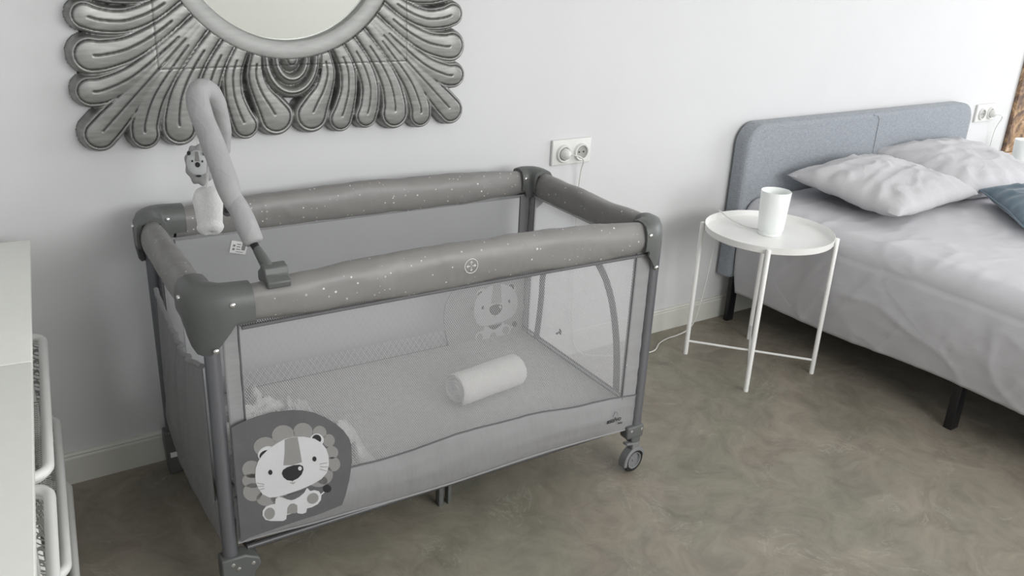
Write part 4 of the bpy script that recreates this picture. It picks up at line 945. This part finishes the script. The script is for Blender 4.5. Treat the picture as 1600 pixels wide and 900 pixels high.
for (x, y) in ((HX0 + .06, -.055), (HX1 - .06, -.055)):
    MB().box((x - BX, y + .06 - .002, .108), (.040, .022, .216), bev=.003).build('leg', MAT['black'], bed)
for (x, y) in ((2.282, -1.065), (3.70, -1.065), (2.282, -2.0), (3.70, -2.0)):
    MB().box((x - BX, y + .06, .125), (.042, .030, .25), bev=.003).build('leg', MAT['black'], bed)
MB().box((0, -.98, .275), (1.44, 1.92, .06), bev=.01).build('bed_frame', MAT['black'], bed)
MB().box((0, -.99, .415), (1.44, 1.92, .22), bev=.03).build('mattress', MAT['mattress'], bed)

# duvet
def prof_side(s):
    """s: arc from the hem (0) to the flat top (1): offset outwards from the edge and height drop"""
    if s < .62:
        t = s / .62; return (.004 + .020 * sin(pi * t) - .012 * (1 - t), lerp(.345, .07, t))
    a = (s - .62) / .38 * pi / 2; return (-.075 + .075 * cos(a), .07 * (1 - sin(a)))
def top_z(x, y): return .538 + .010 * sin((x - 2.2) / 1.5 * pi) - .010 * smooth((-y - .1) / .3) + .006 * noise.noise(Vector((x * 3, y * 3, 0)))
def folds(x, y, z):
    f = 0
    q = noise.noise(Vector((x * 2, y * 2, z * 2 + 4)))
    f += .003 * noise.noise(Vector((y * 5.5 + z * 3, z * 5 + x * 4, 1)))
    f += .006 * (1 - abs(noise.noise(Vector((y * 3.2 - z * 3.0 + x * .8, z * 2.5 - x * .8 + y, 7)))) * 2) ** 9
    f += .004 * (1 - abs(noise.noise(Vector((y * 9 + z * 6, x * 5 - y * 2, 12)))) * 2) ** 6
    f += .0015 * noise.noise(Vector((x * 22, y * 22, z * 22)))
    return f
dv_ = MB()
def duv(u, v):
    # u across (0 left hem .. 1 right hem), v along (0 head .. 1 foot hem)
    if u < .3: o_, dx = prof_side(u / .3); x = 2.245 - o_
    elif u > .7: o_, dx = prof_side((1 - u) / .3); x = 3.735 + o_
    else: t = (u - .3) / .4; x = lerp(2.325, 3.66, t); dx = 0
    if v > .88: o_, dy = prof_side((1 - v) / .12); y = -2.06 - o_
    else: y = lerp(-.085, -1.985, v / .88); dy = 0
    tx = smooth((-y - .3) / 1.0) * .04
    z = top_z(x, y)
    hem = .030 - .040 * smooth((-y - .2) / 1.1) + .008 * sin(y * 4.0 + 1) + .010 * noise.noise(Vector((y * 2.3, 3, 1)))
    drop = max(dx, dy); k = drop / .345
    z -= drop * (1 + (hem + .02) / .345) 
    side = smooth(k * 3)
    f = folds(x, y, z)
    x_ = x - (side * (f * .9 + .004 * sin(y * 5.5) * k) if u < .5 else -side * f)
    if u < .3: x_ += k * .004
    return (x_, y, z + (1 - side) * f)
dv_.grid(duv, 150, 200)
do = dv_.build('duvet', MAT['duvet'], ang=80)
s = do.modifiers.new('t', 'SOLIDIFY'); s.thickness = .010; s.offset = -1
tag(do, 'plain grey-lilac bedspread hanging over the side of the double bed', 'bedspread')

def pillow(name, W, Hh_, T, mat, label, cat, loc, eul, group=None, seed=0, pip=False):
    mb = MB(); n = 48
    def f(u, v, sgn):
        cu = sin(u * pi / 2) if False else u; cv = v
        pul = .05
        x = u * W / 2 * (1 - pul * (1 - v * v)); y = v * Hh_ / 2 * (1 - pul * (1 - u * u))
        # raised towards the corners a little (ears)
        th = (max(0, 1 - abs(u) ** 3.0)) ** .5 * (max(0, 1 - abs(v) ** 3.0)) ** .5
        ra = atan2(v, u)
        wr = noise.noise(Vector((u * 1.3 + seed, v * 4.5, seed))) * .008 + (1 - abs(noise.noise(Vector((u * 2.2 - v * 1.5 + seed, v * 2.6 + u, seed + 3)))) * 2) ** 4 * .009
        wr += .006 * sin(ra * 17 + seed) * smooth((sqrt(u * u + v * v) - .55) * 2) 
        z = sgn * T / 2 * th * (1 if sgn > 0 else .75) + wr * (th ** .6) * (1 if sgn > 0 else .4) + .012 * noise.noise(Vector((u * 1.2, v * 1.2, seed + 9)))
        return (x, y, z)
    mb.grid(lambda u, v: f(u, v, 1), n, n, -1, 1, -1, 1); mb.grid(lambda u, v: f(u, v, -1), n, n, -1, 1, -1, 1)
    o = mb.build(name, mat, weld=True, ang=80)
    o.location = loc; o.rotation_euler = Euler([radians(a) for a in eul])
    tag(o, label, cat, group)
    if pip:
        ring = []
        for (a0, a1) in (((-1, -1), (1, -1)), ((1, -1), (1, 1)), ((1, 1), (-1, 1)), ((-1, 1), (-1, -1))):
            for i in range(20):
                t = i / 20; ring.append(f(lerp(a0[0], a1[0], t), lerp(a0[1], a1[1], t), 1))
        MB().tube(ring, .004, 6, closed=True).build('piping', mat, o)
    return o
pillow('pillow', .63, .49, .15, MAT['pillow'], 'grey pillow nearest the side table, lying in front of the headboard', 'pillow', (2.735, -.350, .615), (5, 0, 5), 'pillows at the headboard', seed=2)
pillow('pillow', .68, .50, .17, MAT['pillow'], 'grey pillow on the far side of the bed behind the blue cushion', 'pillow', (3.38, -.300, .605), (9, 1, -3), 'pillows at the headboard', seed=11)
pillow('cushion', .52, .52, .14, MAT['cushion'], 'slate blue piped cushion lying on the bed in front of the pillows', 'cushion', (3.16, -.88, .590), (0, 0, 46), seed=5, pip=True)

# ------------------------------------------------------------------ tray tables and lamps
def tray_table(cx, cy, ang, label):
    t = empty('tray_table', (cx, cy, 0), ang, label, 'side table', 'tray tables beside the bed')
    R = .222; z = .518
    MB().lathe([(0, z), (R - .004, z), (R, z + .003), (R + .003, z + .022), (R + .0045, z + .022), (R + .002, z - .001), (R - .003, z - .004), (0, z - .004)], n=80).build('tray', MAT['white_metal'], t, ang=35)
    rr = R + .012
    for k in range(4):
        a = k * pi / 2; x, y = rr * cos(a), rr * sin(a)
        MB().tube([(x, y, .0), (x, y, .531), (x, y, .534)], [.0085, .0085, .006], 14).build('leg', MAT['white_metal'], t)
    for k in range(2):
        a = k * pi / 2; x, y = rr * cos(a), rr * sin(a); zz = .055 + k * .004
        MB().tube([(x, y, zz), (-x, -y, zz)], .0045, 10).build('cross_bar', MAT['white_metal'], t)
    for k in range(2):
        a = k * pi / 2; x, y = rr * cos(a), rr * sin(a)
        MB().tube([(x, y, .500), (x * .9, y * .9, .509 ), (-x * .9, -y * .9, .509), (-x, -y, .500)], .0045, 10).build('tray_support', MAT['white_metal'], t)
    return t
tray_table(2.030, -.392, -3.994, 'round white metal tray table between the cot and the bed')
tray_table(4.09, -.32, -3.994 + .1, 'round white metal tray table on the far side of the bed')
def lamp(cx, cy, z, label):
    t = empty('table_lamp', (cx, cy, z), 0, label, 'lamp', 'lamps on the tray tables')
    MB().lathe([(.0, .006), (.036, .006), (.042, .014), (.046, .022), (.0475, .06), (.053, .158), (.0515, .160), (.0495, .158), (.044, .06), (.042, .026), (0, .024)], n=48).build('glass_shade', MAT['frost'], t, ang=60)
    MB().lathe([(0, 0), (.040, 0), (.0415, .003), (.0415, .010), (.036, .0125), (0, .0125)], n=40).build('lamp_foot', MAT['frost'], t)
    return t
l1 = lamp(2.036, -.392, .5185, 'frosted white glass lamp on the tray table beside the cot')
l2 = lamp(3.975, -.26, .5185, 'frosted white glass lamp on the tray table by the brown picture')
def cable(par, pts, r=.0026):
    o = Vector(par.location); MB().tube(catmull([Vector(p) - o for p in pts], 8), r, 8).build('power_cord', MAT['cord'], par)
def plug(par, x, z, y=-.013):
    o = Vector(par.location); q = MB()
    q.lathe([(.0, .0), (.019, 0), (.020, .012), (.014, .026), (.006, .034), (0, .036)], (x - o.x, y - o.y, z - o.z), 20, Matrix.Rotation(pi / 2, 4, 'X'))
    q.build('plug', MAT['white_plastic'], par)
plug(l1, 1.373, .787); plug(l2, 4.05, .758)
cable(l1, [(1.378, -.045, .788), (1.40, -.062, .786), (1.432, -.050, .765), (1.440, -.030, .72), (1.442, -.022, .62), (1.447, -.020, .40), (1.46, -.022, .12), (1.50, -.03, .012), (1.60, -.10, .004), (1.70, -.135, .004), (1.775, -.145, .004), (1.84, -.105, .004), (1.90, -.085, .004), (1.96, -.080, .004), (2.01, -.085, .020), (2.03, -.10, .07), (2.035, -.12, .2), (2.030, -.14, .35), (2.020, -.155, .48), (2.012, -.158, .535), (2.000, -.175, .550), (1.998, -.23, .535), (2.008, -.30, .524), (2.03, -.352, .524)])
cable(l2, [(4.05, -.048, .758), (4.075, -.060, .752), (4.11, -.045, .73), (4.12, -.02, .66), (4.115, -.02, .5), (4.10, -.03, .3), (4.09, -.05, .10), (4.09, -.06, .012)])

# brown mottled picture
pc = empty('wall_picture', (4.62, 0, .50), 0, 'large brown mottled wall picture at the right edge of the photo', 'picture')
MB().box((0, -.012, .62), (.70, .020, 1.16), bev=.002).build('picture_panel', MAT['canvas'], pc)
MB().box((0, -.014, .018), (.70, .026, .036), bev=.003).build('picture_ledge', MAT['wood'], pc)

# ------------------------------------------------------------------ basket storage units
UY = radians(-5.85)
def unit(off, lab):
    o = Vector((-.263, -.10, 0)) + Vector((sin(-UY), cos(-UY), 0)) * -off
    t = empty('storage_unit', o, UY, lab, 'storage unit', 'storage units at the left edge'); D = .688; W = .42
    MB().box((-W / 2, -D / 2, .734), (W, D - .002, .018), bev=.0015).build('top_board', MAT['white_board'], t)
    for x in (-.052, -W + .03):
        f = MB()
        for y in (-.05, -D + .05): f.box((x, y, .363), (.022, .022, .724), bev=.002)
        for z in (.715, .03): f.box((x, -D / 2, z), (.020, D - .08, .018), bev=.002)
        f.build('side_frame', MAT['white_metal'], t)
    for z in (.486, .256, .060):
        for y in (-.028, -D + .028): MB().box((-W / 2 - .01, y, z), (W - .06, .006, .010), bev=.001).build('runner', MAT['white_metal'], t)
    return o, D, W
def rr2(w, d, r, k=6):
    pts = []
    for cx, cy, a0 in ((w / 2 - r, d / 2 - r, 0), (-w / 2 + r, d / 2 - r, 90), (-w / 2 + r, -d / 2 + r, 180), (w / 2 - r, -d / 2 + r, 270)):
        for i in range(k + 1):
            a = radians(a0 + 90 * i / k); pts.append((cx + r * cos(a), cy + r * sin(a)))
    return pts
Ru = Matrix.Rotation(UY, 4, 'Z')
def basket(origin, D, W, z, h, label):
    c = origin + (Ru @ Vector((-W / 2 + .0, -D / 2, 0)))
    t = empty('mesh_basket', (c.x, c.y, z - h), UY, label, 'basket', 'mesh baskets in the storage units')
    w, d = W - .004, D - .030
    mb = MB(); P = rr2(w - .008, d - .008, .035)
    mb.tube([(x, y, h - .009) for x, y in P], .0105, 10, closed=True)
    mb.tube([(x, y, h - .020) for x, y in rr2(w - .014, d - .014, .033)], .005, 8, closed=True)
    mb.build('rim', MAT['white_metal'], t, ang=60)
    b = MB(); n = None; lay = [(h - .012, 0), (h * .5, .010), (.014, .020), (.002, .034)]
    for (zz, ins) in lay:
        Q = rr2(w - .016 - 2 * ins, d - .016 - 2 * ins, .03); n = len(Q); b.add([(x, y, zz) for x, y in Q], [])
    for k in range(len(lay) - 1):
        for i in range(n): b.f.append([k * n + i, k * n + (i + 1) % n, (k + 1) * n + (i + 1) % n, (k + 1) * n + i]); b.m.append(0)
    b.f.append([(len(lay) - 1) * n + i for i in range(n)]); b.m.append(0)
    b.build('wire_mesh', MAT['wire_mesh'], t, ang=60)
nm = ['top', 'middle', 'bottom']
for ui, (off, lab) in enumerate(((0, 'white basket storage unit against the wall at the left edge'), (.690, 'white basket storage unit nearest the camera at the left edge'))):
    o, D, W = unit(off, lab)
    for k, (z, h) in enumerate(((.51, .17), (.28, .15), (.085, .075))):
        basket(o, D, W, z, h, 'white %s mesh basket in the storage unit %s' % (nm[k], 'against the wall' if ui == 0 else 'nearest the camera'))
